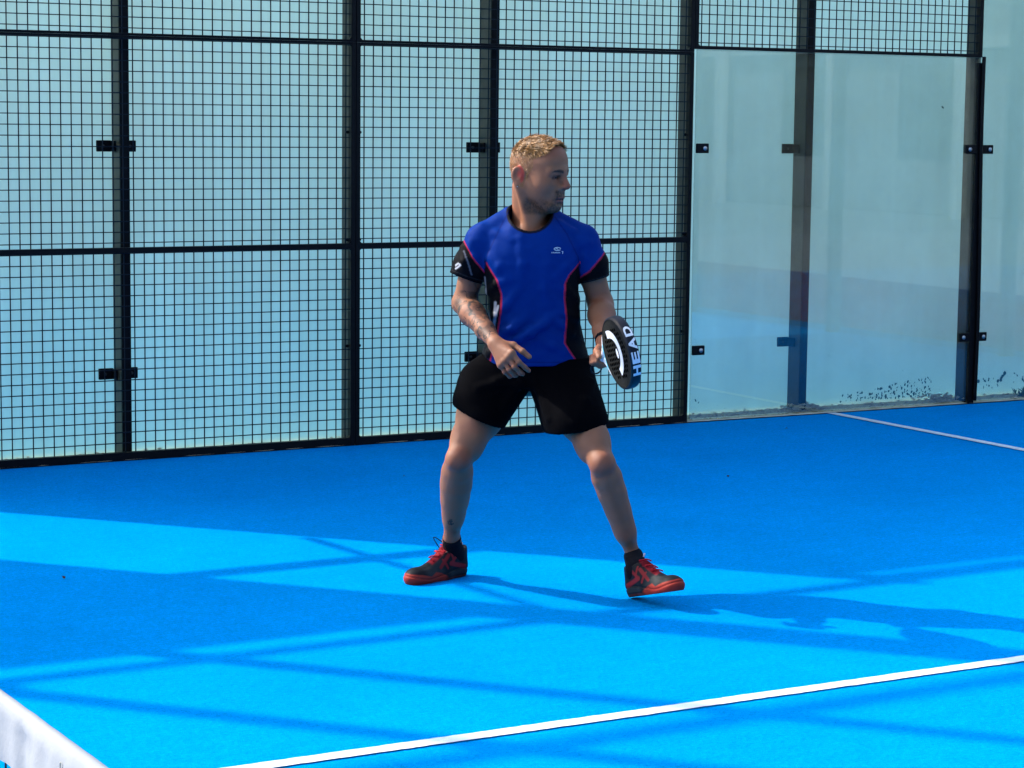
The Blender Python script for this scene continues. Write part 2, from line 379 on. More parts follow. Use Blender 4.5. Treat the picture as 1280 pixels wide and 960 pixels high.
# ------------------------------------------------------------------ back wall, boards and buildings (seen only as reflections)
bw = empty('back_glass_wall', (10, -5, 0), 'glass back wall of the court with dark posts', 'wall')
for k in range(5):
    m = MB(); m.box((10.0, -2.0*k-1.99, .02), (10.012, -2.0*k-.01, 3.0)); part(m, 'glass_panel', M_GLASS, bw)
    m = MB(); m.box((10.03, -2.0*k-2.03, 0), (10.13, -2.0*k-1.97, 3.0), .004); part(m, 'post', M_POST, bw)
rb = empty('red_board', (10.5, -5, 0), 'low red advertising board behind the back wall', 'board')
m = MB(); m.box((10.45, -12, .0), (10.50, 6, .40)); part(m, 'board', M_RED, rb)
bd = empty('low_building', (26, -8, 0), 'pale low building beyond the back of the court', 'building')
m = MB(); m.box((26, -40, 0), (36, 10, 5.6)); part(m, 'wall', M_WALL, bd)
m = MB(); m.box((25.4, -40.5, 5.6), (36.5, 10.5, 5.9)); part(m, 'roof', M_POST, bd)
for za in (2.95, 4.3):
    m = MB(); m.box((25.7, -40, za), (25.99, 10, za+.22)); part(m, 'ledge', M_COLUMN, bd)
for k in range(12):
    y = 6-k*3.6
    m = MB(); m.box((25.97, y, 1.0), (26.03, y+1.9, 2.7)); part(m, 'window', M_WIN, bd)
    m = MB(); m.box((25.0, y-.95, 0), (25.2, y-.77, 4.6)); part(m, 'column', M_COLUMN, bd)

# unseen leafy screen behind the camera, added to keep low sky off the player's front
M_BLOCKER = varied('blocker_leaves', (.018, .035, .012), (.045, .075, .025), 5, .7)
he = empty('sky_blocker', (-6, -17.5, 0), 'unseen dark green leafy screen added behind the camera to block low sky light', 'sky_blocker')
m = MB(); rh = random.Random(21)
m.box((-28, -18.6, 0), (15, -16.9, 7.6))
part(m, 'blocker_core', M_BLOCKER, he)
n_ = 16000; rg = np.random.default_rng(21); c_ = np.stack([rg.uniform(-28.3, 15.3, n_), -16.8+rg.normal(0, .22, n_), rg.uniform(0, 8.2, n_)], 1); a_ = rg.normal(size=(n_, 3)); a_ /= np.linalg.norm(a_, axis=1, keepdims=True); b_ = np.cross(a_, rg.normal(size=(n_, 3))); b_ /= np.linalg.norm(b_, axis=1, keepdims=True); z_ = rg.uniform(.06, .16, n_)[:, None]
LVx = np.stack([c_-a_*z_, c_+b_*z_*.5, c_+a_*z_, c_-b_*z_*.5], 1).reshape(-1, 3)-np.array([-6, -17.5, 0])
me = bpy.data.meshes.new('blocker_foliage'); me.from_pydata(LVx.tolist(), [], (np.arange(n_)[:, None]*4+np.arange(4)).tolist()); tag(link('blocker_foliage', me, M_BLOCKER, he), kind='stuff')

# ------------------------------------------------------------------ net
ne = empty('court_net', (0, -5, 0), 'low court net with white top tape in the bottom left corner', 'net')
ys = np.linspace(-9.6, -.4, 1700); V = []; F = []; rn = np.random.default_rng(4)
def smooth_noise(n, k, amp):
    a = rn.normal(size=n+2*k); ker = np.hanning(k); ker /= ker.sum(); a = np.convolve(a, ker, 'same')[k:k+n]; return a/a.std()*amp
wob = smooth_noise(len(ys), 60, .0022); wob2 = smooth_noise(len(ys), 26, .0011); top = smooth_noise(len(ys), 160, .0008); bot = smooth_noise(len(ys), 90, .003); f1 = smooth_noise(len(ys), 14, .0014)
prof = [(-.011, -.088), (-.0125, -.075), (-.012, -.05), (-.0115, -.026), (-.0115, -.018), (-.010, -.007), (-.006, -.001), (0, 0), (.006, -.001), (.010, -.007), (.0115, -.018), (.0115, -.05), (.0115, -.088)]
for i, y in enumerate(ys):
    zt = .873+.018*((y+5)/5)**2
    for j, (px_, pz) in enumerate(prof):
        dz = top[i] if pz > -.03 else bot[i]*(-pz/.1)
        dx = (wob[i]*min(1, -pz/.04)+f1[i]*(1 if pz < -.02 else .3)+wob2[i]*(1 if -.09 < pz < -.03 else .2))*(1 if px_ < 0 else .6)
        V.append((px_+dx, y, zt-.003+pz+dz))
n = len(prof)
for i in range(len(ys)-1):
    for j in range(n-1): a = i*n+j; F.append((a, a+1, a+n+1, a+n))
tp = mesh_of('top_tape', [(v[0], v[1]+5, v[2]) for v in V], F, True); tape = link('top_tape', tp, M_NETTAPE, ne)
m = MB()
for i in range(10, len(ys)-10, 61):    # stitched ties
    zt = .873+.018*((ys[i]+5)/5)**2
    m.tube([(-.0155, ys[i]+.002*math.sin(i), zt-.022), (-.0165, ys[i]+.001, zt-.045), (-.0155, ys[i]-.002, zt-.066)], .0011, 5)
tag(part(m, 'stitching', M_DEBRIS, tape, False, ne), kind='stuff')
m = MB()
for y in np.arange(-9.6, -.4, .042): m.tube([(0, y, .01), (0, y, .80)], .0016, 4, False)
for z in np.arange(.03, .80, .042): m.tube([(0, -9.6, z), (0, -.4, z)], .0016, 4, False)
tag(part(m, 'netting', M_CORD, ne), kind='stuff')
for y in (-9.7, -.3):
    m = MB(); m.box((-.04, y-.04, 0), (.04, y+.04, .93), .006); part(m, 'post', M_BLACK, ne)
    m = MB(); m.tube([(0, -9.6 if y < -5 else -.4, .88), (0, y, .90)], .004, 6); part(m, 'cable', M_BLACK, ne)

# ------------------------------------------------------------------ small bits on the turf
M_LEAF = varied('dead_leaf', (.010, .010, .012), (.02, .018, .016), 60, .9)
for (x, y, s, lb) in ((3.762, -1.015, .008, 'small dark dead leaf on the blue turf left of the player, near the fence'),
                      (1.652, -2.53, .010, 'dark speck of leaf in the shadow at the far left of the court'),
                      (6.338, -.443, .009, 'tiny dark leaf on the turf below the second glass panel'),
                      (5.11, -1.659, .007, 'tiny dark leaf on the turf between player and glass')):
    bm_ = MB(); k = 7; V = [(s*math.cos(a)*(1.3 if i % 2 else .8), s*.6*math.sin(a), .004+.004*math.sin(2*a)) for i, a in enumerate(np.linspace(0, 2*math.pi, k, endpoint=False))]+[(0, 0, .009)]
    bm_.add(V, [(i, (i+1) % k, k) for i in range(k)]); o = bm_.build('leaf', M_LEAF, None, False, (x, y, .003)); o.rotation_euler.z = x; tag(o, lb, 'leaf', 'dead leaves on the turf')
# weed growing at the foot of the corner panel
M_WEED = varied('weed_green', (.05, .13, .05), (.10, .20, .09), 30, .7)
we = empty('weed', (8.52, .11, .01), 'small green weed growing at the foot of the right glass panel', 'plant')
m = MB(); rw = random.Random(9)
for k in range(90):
    a = rw.random()*6.28; l = rw.uniform(.03, .10); e = rw.uniform(.15, 1.3); bx, by = rw.gauss(0, .03), rw.gauss(0, .02)
    d = np.array([math.cos(a)*math.cos(e), math.sin(a)*math.cos(e)*.5, math.sin(e)]); sd = np.cross(d, [0, 0, 1.]); sd /= np.linalg.norm(sd)+1e-9
    p0 = np.array([bx, by, 0]); w_ = rw.uniform(.004, .009)
    V = [p0, p0+d*l*.5+sd*w_, p0+d*l-np.array([0, 0, l*.15]), p0+d*l*.5-sd*w_]; m.add(V, [(0, 1, 2, 3)])
m.build('leaves', M_WEED, we)

# ================================================================== the player
# ---- implicit surfaces: smooth unions of capsules / ellipsoids, meshed by surface nets
def hash3(i, j, k, seed):
    n = (i.astype(np.int64)*73856093) ^ (j.astype(np.int64)*19349663) ^ (k.astype(np.int64)*83492791) ^ (seed*2654435)
    n = (n ^ (n >> 13))*1274126177 & 0x7fffffff
    return ((n ^ (n >> 16)) & 0xffff)/65535.0
def vnoise(P, scale, seed=0):
    q = P*scale; i = np.floor(q).astype(np.int64); f = q-i; f = f*f*(3-2*f); out = 0
    for a in (0, 1):
        for b_ in (0, 1):
            for c_ in (0, 1):
                wgt = (f[:, 0] if a else 1-f[:, 0])*(f[:, 1] if b_ else 1-f[:, 1])*(f[:, 2] if c_ else 1-f[:, 2])
                out = out+wgt*hash3(i[:, 0]+a, i[:, 1]+b_, i[:, 2]+c_, seed)
    return out
def fbm(P, scale, o=3, seed=0):
    return sum(vnoise(P, scale*2**i, seed+i)*.5**i for i in range(o))/sum(.5**i for i in range(o))
A_ = lambda *v: np.array(v, float)
class Cap:
    def __init__(s, a, b, ra, rb=None, k=.02, op='+', flat=None):
        s.a, s.b = A_(*a), A_(*b); s.ra = ra; s.rb = ra if rb is None else rb; s.k = k; s.op = op
        s.flat = None if flat is None else (A_(*flat[0])/np.linalg.norm(flat[0]), flat[1])
        s.R = max(s.ra, s.rb)*(1 if flat is None else max(1, 1/flat[1]))
    def __call__(s, P):
        ba = s.b-s.a; l2 = ba@ba+1e-12; q = P-s.a; t = np.clip(q@ba/l2, 0, 1); q = q-t[:, None]*ba
        if s.flat is not None:
            n, f = s.flat; q = q+(f-1)*(q@n)[:, None]*n
        return np.sqrt((q*q).sum(1))-(s.ra+(s.rb-s.ra)*t)
class CutCap(Cap):
    def __init__(s, *a, end, n, **kw): Cap.__init__(s, *a, **kw); s.end = A_(*end); s.n = A_(*n)/np.linalg.norm(n)
    def __call__(s, P): return np.maximum(Cap.__call__(s, P), (P-s.end)@s.n)
class Ell:
    def __init__(s, c, r, M=None, k=.02, op='+'):
        s.c = A_(*c); s.r = A_(*r); s.M = np.eye(3) if M is None else M; s.k = k; s.op = op; s.a = s.b = s.c; s.R = max(r)
    def __call__(s, P):
        q = (P-s.c)@s.M.T; k0 = np.sqrt(((q/s.r)**2).sum(1))+1e-9; k1 = np.sqrt(((q/s.r**2)**2).sum(1))+1e-9
        return k0*(k0-1)/k1
class Loft:
    """stack of super-ellipses: rows of (z, cx, cy, a, b)"""
    def __init__(s, rows, e=2.5, k=.02, op='+'):
        r = np.array(sorted(rows)); s.r = r; s.e = e; s.k = k; s.op = op
        s.a = A_(r[:, 1].mean(), r[:, 2].mean(), r[0, 0]); s.b = A_(r[:, 1].mean(), r[:, 2].mean(), r[-1, 0]); s.R = max(r[:, 3].max(), r[:, 4].max())+.05
        zz = np.linspace(r[0, 0], r[-1, 0], 80); s.zz = zz
        t = np.arange(len(r))
        from math import comb
        s.tab = [np.convolve(np.pad(np.interp(zz, r[:, 0], r[:, i]), 4, 'edge'), np.ones(9)/9, 'valid') for i in range(1, 5)]
    def __call__(s, P):
        z = P[:, 2]; cx, cy, a, b_ = [np.interp(z, s.zz, t) for t in s.tab]
        q = (np.abs((P[:, 0]-cx)/a)**s.e+np.abs((P[:, 1]-cy)/b_)**s.e)**(1/s.e)
        d = (q-1)*np.minimum(a, b_)*1.1
        dz = np.maximum(s.zz[0]-z, z-s.zz[-1])
        return np.maximum(d, dz)
def evaluate(prims, P, centre=None, rad=None):
    d = np.full(len(P), .2)
    for p in prims:
        if centre is not None:
            ba = p.b-p.a; t = np.clip((centre-p.a)@ba/(ba@ba+1e-12), 0, 1); dist = np.linalg.norm(centre-p.a-t*ba)-p.R-rad
            if dist > .06: continue
        v = p(P); k = p.k
        if p.op == '+':
            h = np.maximum(k-np.abs(d-v), 0)/k; d = np.minimum(d, v)-h*h*k*.25
        else:
            v = -v; h = np.maximum(k-np.abs(d-v), 0)/k; d = np.maximum(d, v)+h*h*k*.25
    return d
def surface(prims, h, post=None, pad=.02, B=14):
    add = [p for p in prims if p.op == '+']
    lo = np.min([np.minimum(p.a, p.b)-p.R for p in add], 0)-pad; hi = np.max([np.maximum(p.a, p.b)+p.R for p in add], 0)+pad
    nb = np.ceil((hi-lo)/(h*B)).astype(int); D = np.full(nb*B+1, .2, np.float32)
    g = np.stack(np.meshgrid(*[np.arange(B+1)]*3, indexing='ij'), -1).reshape(-1, 3)*h
    rad = h*B*math.sqrt(3)/2
    cs = lo+(np.stack(np.meshgrid(*[np.arange(n) for n in nb], indexing='ij'), -1).reshape(-1, 3)+.5)*h*B
    near = np.full(len(cs), 9.)
    for p in add:
        ba = p.b-p.a; t = np.clip((cs-p.a)@ba/(ba@ba+1e-12), 0, 1); near = np.minimum(near, np.linalg.norm(cs-p.a-t[:, None]*ba, axis=1)-p.R)
    for ci in np.nonzero(near < rad+.03)[0]:
        bi = np.array(np.unravel_index(ci, nb)); o = bi*B; P = lo+o*h+g
        d = evaluate(prims, P, cs[ci], rad)
        if post is not None: d = post(P, d)
        D[o[0]:o[0]+B+1, o[1]:o[1]+B+1, o[2]:o[2]+B+1] = d.reshape(B+1, B+1, B+1)
    # surface nets
    S = D < 0; n0, n1, n2 = (np.array(D.shape)-1)
    cnt = np.zeros((n0, n1, n2), np.int8)
    cor = [(a, b_, c_) for a in (0, 1) for b_ in (0, 1) for c_ in (0, 1)]
    for (a, b_, c_) in cor: cnt += S[a:a+n0, b_:b_+n1, c_:c_+n2]
    act = np.argwhere((cnt > 0) & (cnt < 8)); idx = np.full((n0, n1, n2), -1, np.int64); idx[act[:, 0], act[:, 1], act[:, 2]] = np.arange(len(act))
    vals = {c: D[act[:, 0]+c[0], act[:, 1]+c[1], act[:, 2]+c[2]] for c in cor}
    acc = np.zeros((len(act), 3)); num = np.zeros(len(act))
    for c in cor:
        for ax in range(3):
            if c[ax] == 0:
                e = list(c); e[ax] = 1; e = tuple(e); v0, v1 = vals[c], vals[e]; m_ = (v0 < 0) != (v1 < 0)
                t = np.where(m_, v0/np.where(m_, v0-v1, 1), 0); pnt = np.tile(A_(*c), (len(act), 1)); pnt[:, ax] += t
                acc += np.where(m_[:, None], pnt, 0); num += m_
    V = lo+(act+acc/num[:, None])*h
    F = []
    for ax in range(3):
        u, v = (ax+1) % 3, (ax+2) % 3
        sl0 = [slice(None)]*3; sl1 = [slice(None)]*3; sl0[ax] = slice(0, -1); sl1[ax] = slice(1, None)
        s0, s1 = S[tuple(sl0)], S[tuple(sl1)]; e = np.argwhere(s0 != s1); ins = s0[e[:, 0], e[:, 1], e[:, 2]]
        q = []
        for (du, dv) in ((0, 0), (-1, 0), (-1, -1), (0, -1)):
            k_ = e.copy(); k_[:, u] += du; k_[:, v] += dv; q.append(idx[tuple(np.clip(k_[:, i], 0, [n0, n1, n2][i]-1) for i in range(3))])
        q = np.stack(q, 1); q[~ins] = q[~ins][:, ::-1]; F.append(q[(q >= 0).all(1)])
    return V, np.concatenate(F)
def vmesh(name, V, F, col=None):
    me = bpy.data.meshes.new(name); me.vertices.add(len(V)); me.vertices.foreach_set('co', np.asarray(V, np.float32).ravel())
    me.loops.add(F.size); me.loops.foreach_set('vertex_index', F.astype(np.int32).ravel())
    me.polygons.add(len(F)); me.polygons.foreach_set('loop_start', np.arange(0, F.size, F.shape[1], dtype=np.int32)); me.polygons.foreach_set('loop_total', np.full(len(F), F.shape[1], np.int32))
    me.update(calc_edges=True); me.validate(); me.polygons.foreach_set('use_smooth', np.ones(len(me.polygons), bool))
    if col is not None:
        at = me.color_attributes.new('Col', 'FLOAT_COLOR', 'POINT'); c4 = np.ones((len(V), 4), np.float32); c4[:, :3] = col; at.data.foreach_set('color', c4.ravel())
    return me
def vnormals(V, F):
    n = np.cross(V[F[:, 2]]-V[F[:, 0]], V[F[:, 3]]-V[F[:, 1]]); o = np.zeros_like(V)
    for i in range(4): np.add.at(o, F[:, i], n)
    return o/(np.linalg.norm(o, axis=1, keepdims=True)+1e-12)
def lerp(a, b_, t): return a+(b_-a)*np.clip(t, 0, 1)[:, None]
def paint(c, colr, m_): return c+(A_(*colr)-c)*np.clip(m_, 0, 1)[:, None]
def sstep(a, b_, x): t = np.clip((x-a)/(b_-a), 0, 1); return t*t*(3-2*t)

# ---- the player's frame: x to the right of the picture, y away from the camera, z up
HF = A_(math.sin(YAW), math.cos(YAW), 0); HR = A_(math.cos(YAW), -math.sin(YAW), 0)
PD = 7.85
def ray(px, py): return FW+(px-640)/FPX*RT-(py-480)/FPX*UP
_r = ray(660, 480); ORG = CAM+_r*(PD/(_r@HF)); ORG[2] = 0
def Q(px, py, y=0.):
    r = ray(px, py); p = CAM+r*((PD+y)/(r@HF))-ORG; return A_(p@HR, p@HF, p[2])
def G(px, py):
    r = ray(px, py); p = CAM+r*(-CAM[2]/r[2])-ORG; return A_(p@HR, p@HF, 0)
PXM = PD/FPX                       # metres per picture pixel at the player's distance
PERSON_M = Matrix(((HR[0], HF[0], 0, ORG[0]), (HR[1], HF[1], 0, ORG[1]), (0, 0, 1, 0), (0, 0, 0, 1)))

person = empty('person'); person.matrix_world = PERSON_M
tag(person, 'man in blue and black shirt and black shorts standing legs apart on the turf', 'person')

# head frame: f forward (towards the right of the picture and a little to the camera), s towards the camera, u up
HY = math.radians(32); TIL = math.radians(5)
Hf = A_(math.cos(HY), -math.sin(HY), 0); Hs = A_(-math.sin(HY), -math.cos(HY), 0); Hu = A_(0, 0, 1)
Hf, Hu = Hf*math.cos(TIL)-Hu*math.sin(TIL), Hu*math.cos(TIL)+Hf*math.sin(TIL)
HC = Q(673.5, 209.5, -.02); HM = np.stack([Hf, Hs, Hu])
def H(f, s, u): return HC+Hf*f+Hs*s+Hu*u
def hell(c, r, k=.015, op='+', rot=0.):
    M = HM
    if rot: c_, s_ = math.cos(rot), math.sin(rot); M = np.stack([Hf*c_+Hs*s_, Hs*c_-Hf*s_, Hu])
    return Ell(H(*c), r, M, k, op)
def hcap(a, b_, ra, rb=None, k=.015, op='+'): return Cap(H(*a), H(*b_), ra, rb, k, op)
head = [hell((-.010, 0, .012), (.098, .076, .093), .01), hell((.030, 0, -.020), (.064, .064, .090), .03),
        hell((.036, 0, -.084), (.054, .050, .054), .045), hell((.072, 0, -.122), (.022, .026, .024), .03),
        hell((.060, 0, .030), (.034, .058, .050), .03)]
for s in (-1, 1):
    head += [hcap((-.012, s*.060, -.070), (.062, s*.026, -.128), .017, .016, .03), hell((.050, s*.046, -.048), (.028, .020, .028), .035),
             hcap((.078, s*.048, -.004), (.093, s*.010, -.001), .011, .012, .016)]
for s in (-1, 1): head += [hell((.096, s*.033, -.022), (.020, .021, .013), .014, '-')]
for s in (-1, 1): head += [hell((.073, s*.034, -.024), (.0165, .019, .014), .006), hcap((.083, s*.050, -.015), (.0915, s*.022, -.014), .0055, .0055, .006), hcap((.080, s*.048, -.032), (.088, s*.022, -.033), .005, .005, .006)]
head += [hcap((.092, 0, -.004), (.117, 0, -.049), .0095, .0120, .014), hell((.1175, 0, -.052), (.011, .0115, .0100), .008)]
for s in (-1, 1): head += [hell((.098, s*.013, -.059), (.012, .009, .009), .008), hell((.104, s*.007, -.067), (.005, .004, .004), .004, '-')]
head += [hell((.083, 0, -.085), (.018, .030, .018), .02), hell((.096, 0, -.091), (.012, .024, .0065), .006), hell((.093, 0, -.104), (.012, .021, .0075), .006),
         hcap((.103, 0, -.0975), (.086, .026, -.0985), .0018, .0016, .003, '-'), hcap((.103, 0, -.0975), (.086, -.026, -.0985), .0018, .0016, .003, '-'),
         hcap((.094, -.012, -.114), (.094, .012, -.114), .004, .004, .01, '-')]
EARC = (-.034, .078, -.028)
for s in (-1, 1):
    e = [hell((EARC[0], s*.079, EARC[2]), (.0235, .009, .032), .008, '+', -s*.42), hell((EARC[0]+.003, s*.073, -.056), (.010, .006, .012), .008)]
    e += [hell((EARC[0]+.004, s*.090, EARC[2]+.004), (.0135, .009, .020), .004, '-', -s*.42)]
    head += e
skull_base = H(-.035, 0, -.075); neck_b = Q(662, 287, .035)
neck = [Cap(skull_base, neck_b, .056, .062, .02), Cap(H(-.03, .066, -.065), Q(664, 289, -.035), .016, .014, .02), Cap(H(.02, 0, -.11), Q(664, 284, -.03), .03, .028, .03),
        Ell(H(.005, 0, -.128)+A_(.016, 0, 0), (.014, .014, .018), None, .02), Cap(H(-.045, -.02, -.05), Q(668, 283, .03), .048, .055, .02)]
# body joints
SL, SR = Q(600, 302, .012), Q(729, 303, .012); EL, ER = Q(580, 379, .045), Q(751, 381, .05)
WL, WR = Q(618.5, 428, -.205), Q(754.5, 427, -.165)
HPL, HPR = Q(622, 476, .10), Q(705, 476, .03)
KL, KR = Q(572.5, 575, -.10), Q(753, 580, -.24); AL, AR = Q(564.5, 672, .085), Q(791.5, 694, -.13)
trunk = [Loft([(Q(0, 466)[2], 0, .08, .140, .095), (Q(0, 430)[2], .005, .05, .140, .095), (Q(0, 390)[2], .005, .03, .140, .092), (Q(0, 340)[2], .01, .02, .155, .10), (Q(0, 300)[2], .012, .02, .165, .09), (Q(0, 288)[2], .012, .025, .12, .07)], 2.3, .03),
         Cap(neck_b+A_(-.01, .015, -.006), SL, .036, .042, .03), Cap(neck_b+A_(.02, .01, .0), SR, .036, .042, .03),
         Cap(Q(645, 292, -.030), Q(688, 292, -.030), .018, .018, .03), Cap(HPL+A_(0, 0, .02), HPR+A_(0, 0, .02), .075, .075, .04)]
def mix(a, b_, t): return a+(b_-a)*t
def limb(pts, k=.02): return [Cap(p, q, ra, rb, k) for (p, ra), (q, rb) in zip(pts[:-1], pts[1:])]
armL = limb([(SL, .046), (mix(SL, EL, .45), .0450), (EL, .0385)]) + limb([(EL, .038), (mix(EL, WL, .28), .0425), (mix(EL, WL, .7), .031), (WL, .0245)]) + [Ell(EL+A_(-.012, .02, .0), (.026, .026, .03), None, .02)]
armR = limb([(SR, .045), (mix(SR, ER, .45), .046), (ER, .042)]) + limb([(ER, .042), (mix(ER, WR, .28), .046), (mix(ER, WR, .7), .033), (WR, .0255)]) + [Ell(ER+A_(.008, .02, 0), (.028, .028, .032), None, .02)]
def leg(HP, KN, AN, ra, w_, sg):
    c = lambda t, dx, dy: mix(KN, AN, t)+A_(dx, dy, 0)
    g = lambda t, dx, dy: mix(HP, KN, t)+A_(dx, dy, 0)
    return limb([(HP, .090), (g(.45, 0, 0), .078), (g(.75, 0, 0), .056), (KN, .0395)], .03)+limb([(KN, .0380), (c(.14, 0, .006), .0380), (c(.32, 0, .012), w_), (c(.50, 0, .012), w_-.005), (c(.74, 0, .006), .0330), (AN, ra)], .03)+[
        Ell(KN+A_(0, -.022, .004), (.026, .022, .032), None, .025),
        Cap(c(.16, .012*sg, .018), c(.62, .006*sg, .010), .029*w_/.044, .016*w_/.044, .05), Cap(c(.16, -.010*sg, .020), c(.60, -.006*sg, .010), .028*w_/.044, .016*w_/.044, .05),
        Cap(c(.14, -.004, -.030), c(.8, -.002, -.012), .013, .012, .02),
        Ell(g(.80, .026*sg, -.012), (.022, .026, .050), None, .022), Ell(g(.72, -.028*sg, -.008), (.022, .026, .055), None, .022), Ell(g(.60, 0, -.03), (.03, .035, .10), None, .03)]
legL = leg(HPL, KL, AL, .0270, .0440, 1); legR = leg(HPR, KR, AR, .0215, .0370, -1)
for A, sd_ in ((AL, 1), (AR, -1)): legL += [Ell(A+A_(.024, .004, -.012), (.010, .012, .012), None, .012), Ell(A+A_(-.024, .006, -.014), (.010, .012, .012), None, .012)] if sd_ > 0 else []
# feet inside the shoes
def frame_of(f):
    f = f/np.linalg.norm(f); s = np.cross(A_(0, 0, 1), f); s /= np.linalg.norm(s); return np.stack([f, s, np.cross(f, s)])
HEELL, TOEL = G(581, 718), G(503, 732.5); HEELL = HEELL*1.0
fl = (TOEL-HEELL); fl[2] = 0; FL_M = frame_of(fl); FL_O = HEELL
fr_ = A_(.58, -.815, 0)*math.cos(math.radians(15))+A_(0, 0, 1)*math.sin(math.radians(15)); FR_M = frame_of(fr_); FR_O = G(789, 746.5)
def FT(M, O, f, s, u): return O+M[0]*f+M[1]*s+M[2]*u
feet = []
for M, O, A in ((FL_M, FL_O, AL), (FR_M, FR_O, AR)):
    an = FT(M, O, .055, 0, .085); feet += [Cap(A, an, .0225, .024, .02), Cap(an, FT(M, O, .19, 0, .035), .026, .022, .02), Cap(FT(M, O, .05, 0, .04), an, .020, .024, .02)]
# hands: palm, four unequal bent fingers and a thumb
def finger(pts, r, k=.005): return [Cap(a, b_, r*(1-.07*i), r*(1-.07*(i+1)), k) for i, (a, b_) in enumerate(zip(pts[:-1], pts[1:]))]
kn = [Q(640, 441.5, -.275), Q(635.5, 447, -.271), Q(630.5, 452, -.263), Q(626, 456.5, -.252)]
handL = [Cap(mix(WL, k_, .12), k_, .0185, .0135, .016) for k_ in kn] + [Ell(k_+A_(-.001, -.004, .002), (.0095, .009, .0095), None, .008) for k_ in kn]
handL += finger([kn[0], Q(648.5, 452.5, -.285), Q(656.5, 459.5, -.268), Q(661, 463.5, -.248)], .0095)
handL += finger([kn[1], Q(643, 458.5, -.285), Q(650.5, 466, -.264), Q(653.5, 467.5, -.242)], .0098)
handL += finger([kn[2], Q(636.5, 462, -.274), Q(643.5, 469, -.252), Q(646, 469, -.230)], .0093)
handL += finger([kn[3], Q(631, 465, -.255), Q(637, 470.5, -.235), Q(639.5, 470, -.215)], .0083)
handL += [Cap(mix(WL, kn[0], .2), Q(642, 431.5, -.235), .0165, .0125, .014)] + finger([Q(642, 431.5, -.235), Q(653.5, 439.5, -.258), Q(661.5, 446, -.262)], .0108)
# right hand closed round the racket handle
RA = A_(math.sin(math.radians(15.5)), -math.cos(math.radians(15.5)), .19); RA /= np.linalg.norm(RA)     # handle axis, towards the racket head
RH0 = Q(750, 448, -.205); TI = math.radians(13)
R1 = np.cross(RA, A_(0, 0, 1)); R1 /= np.linalg.norm(R1); R2 = np.cross(R1, RA)
if R1[0] < 0: R1 = -R1
R2 = A_(0, 0, 1)-RA*RA[2]; R2 /= np.linalg.norm(R2)
def ring(t, ang, r): a = math.radians(ang); return RH0+RA*t+(R1*math.cos(a)+R2*math.sin(a))*r
handR = []
for i, t in enumerate((.034, .012, -.010, -.030)):
    k_ = ring(t*.9, 48, .030); r = (.0092, .0096, .0092, .0082)[i]
    handR += [Cap(mix(WR, k_, .15), k_, .0175, .0125, .016)]
    handR += finger([k_, ring(t, -8, .0275), ring(t, -75, .0265), ring(t, -150, .0255), ring(t, -205, .025)], r)
handR += [Cap(mix(WR, ring(.02, 120, .03), .2), ring(.025, 128, .029), .0165, .0125, .014)] + finger([ring(.025, 128, .029), ring(.050, 150, .026), ring(.066, 185, .024)], .0105)

body_prims = head+neck+trunk+armL+armR+legL+legR+feet+handL+handR
BV, BF = surface(body_prims, .0034, lambda P, d: d+.0011*(vnoise(P, 45, 77)-.5))
# skin colours: base tone, flush, painted ear backlight and eye socket shade, stubble, brows, lips, tattoos, short hair on the scalp
SK = A_(.36, .195, .130)
nz = fbm(BV, 26, 3, 3); col = SK*(.92+.16*nz[:, None]); col = paint(col, (.38, .165, .11), .55*sstep(.48, .72, fbm(BV, 14, 2, 9)))
hl = (BV-HC)@HM.T; f_, s_, u_ = hl[:, 0], hl[:, 1], hl[:, 2]; ish = (u_ > -.17) & (np.abs(s_) < .1) & (np.abs(f_) < .14)
col = paint(col, (.37, .145, .095), ish*.75*sstep(.02, .06, u_)*sstep(0, .05, f_))
col = paint(col, (.40, .13, .095), ish*.55*sstep(.104, .116, f_)*sstep(-.075, -.06, u_))
ear_d = evaluate([hell((EARC[0], .080, EARC[2]), (.025, .013, .033), .008)], BV); col = paint(col, (.75, .10, .08), ish*.9*sstep(.004, -.002, ear_d)*sstep(.085, .079, s_)); col = paint(col, (.45, .20, .14), ish*.5*sstep(.004, -.002, ear_d)*sstep(.08, .086, s_))  # light shining through the ear painted in as red, rim set lighter
beard = np.maximum(sstep(-.075, -.10, u_-.25*(f_-.03))*sstep(-.165, -.15, u_)*sstep(-.03, .0, f_), 0)
beard = beard*sstep(.0, -.02, np.abs(s_)-.075); st = fbm(BV, 190, 2, 5)
jaw = ish*beard*sstep(-.085, -.118, u_+.20*(.06-np.abs(s_)))
col = paint(col, (.085, .050, .028), jaw*(.55+.42*sstep(.35, .65, st)))
mous = ish*(.75+.6*sstep(.25, .7, fbm(BV, 260, 2, 15)))*sstep(.040, .022, np.abs(s_))*sstep(-.070, -.079, u_-.25*np.abs(s_))*sstep(-.100, -.090, u_+.35*np.abs(s_))*sstep(.076, .088, f_)*(.55+.6*sstep(.3, .6, st))
col = paint(col, (.050, .027, .016), .95*mous)
gob = ish*sstep(.020, .012, np.abs(s_))*sstep(-.112, -.118, u_)*sstep(.08, .088, f_); col = paint(col, (.10, .06, .035), .55*gob)
lip = ish*sstep(.025, .021, np.abs(s_))*sstep(-.0885, -.0915, u_)*sstep(-.113, -.108, u_)*sstep(.084, .09, f_); col = paint(col, (.40, .13, .11), .7*lip)
mo = ish*sstep(.0045, .0020, np.abs(u_+.0980))*sstep(.029, .025, np.abs(s_))*(f_ > .075); col = paint(col, (.05, .015, .015), .95*mo)
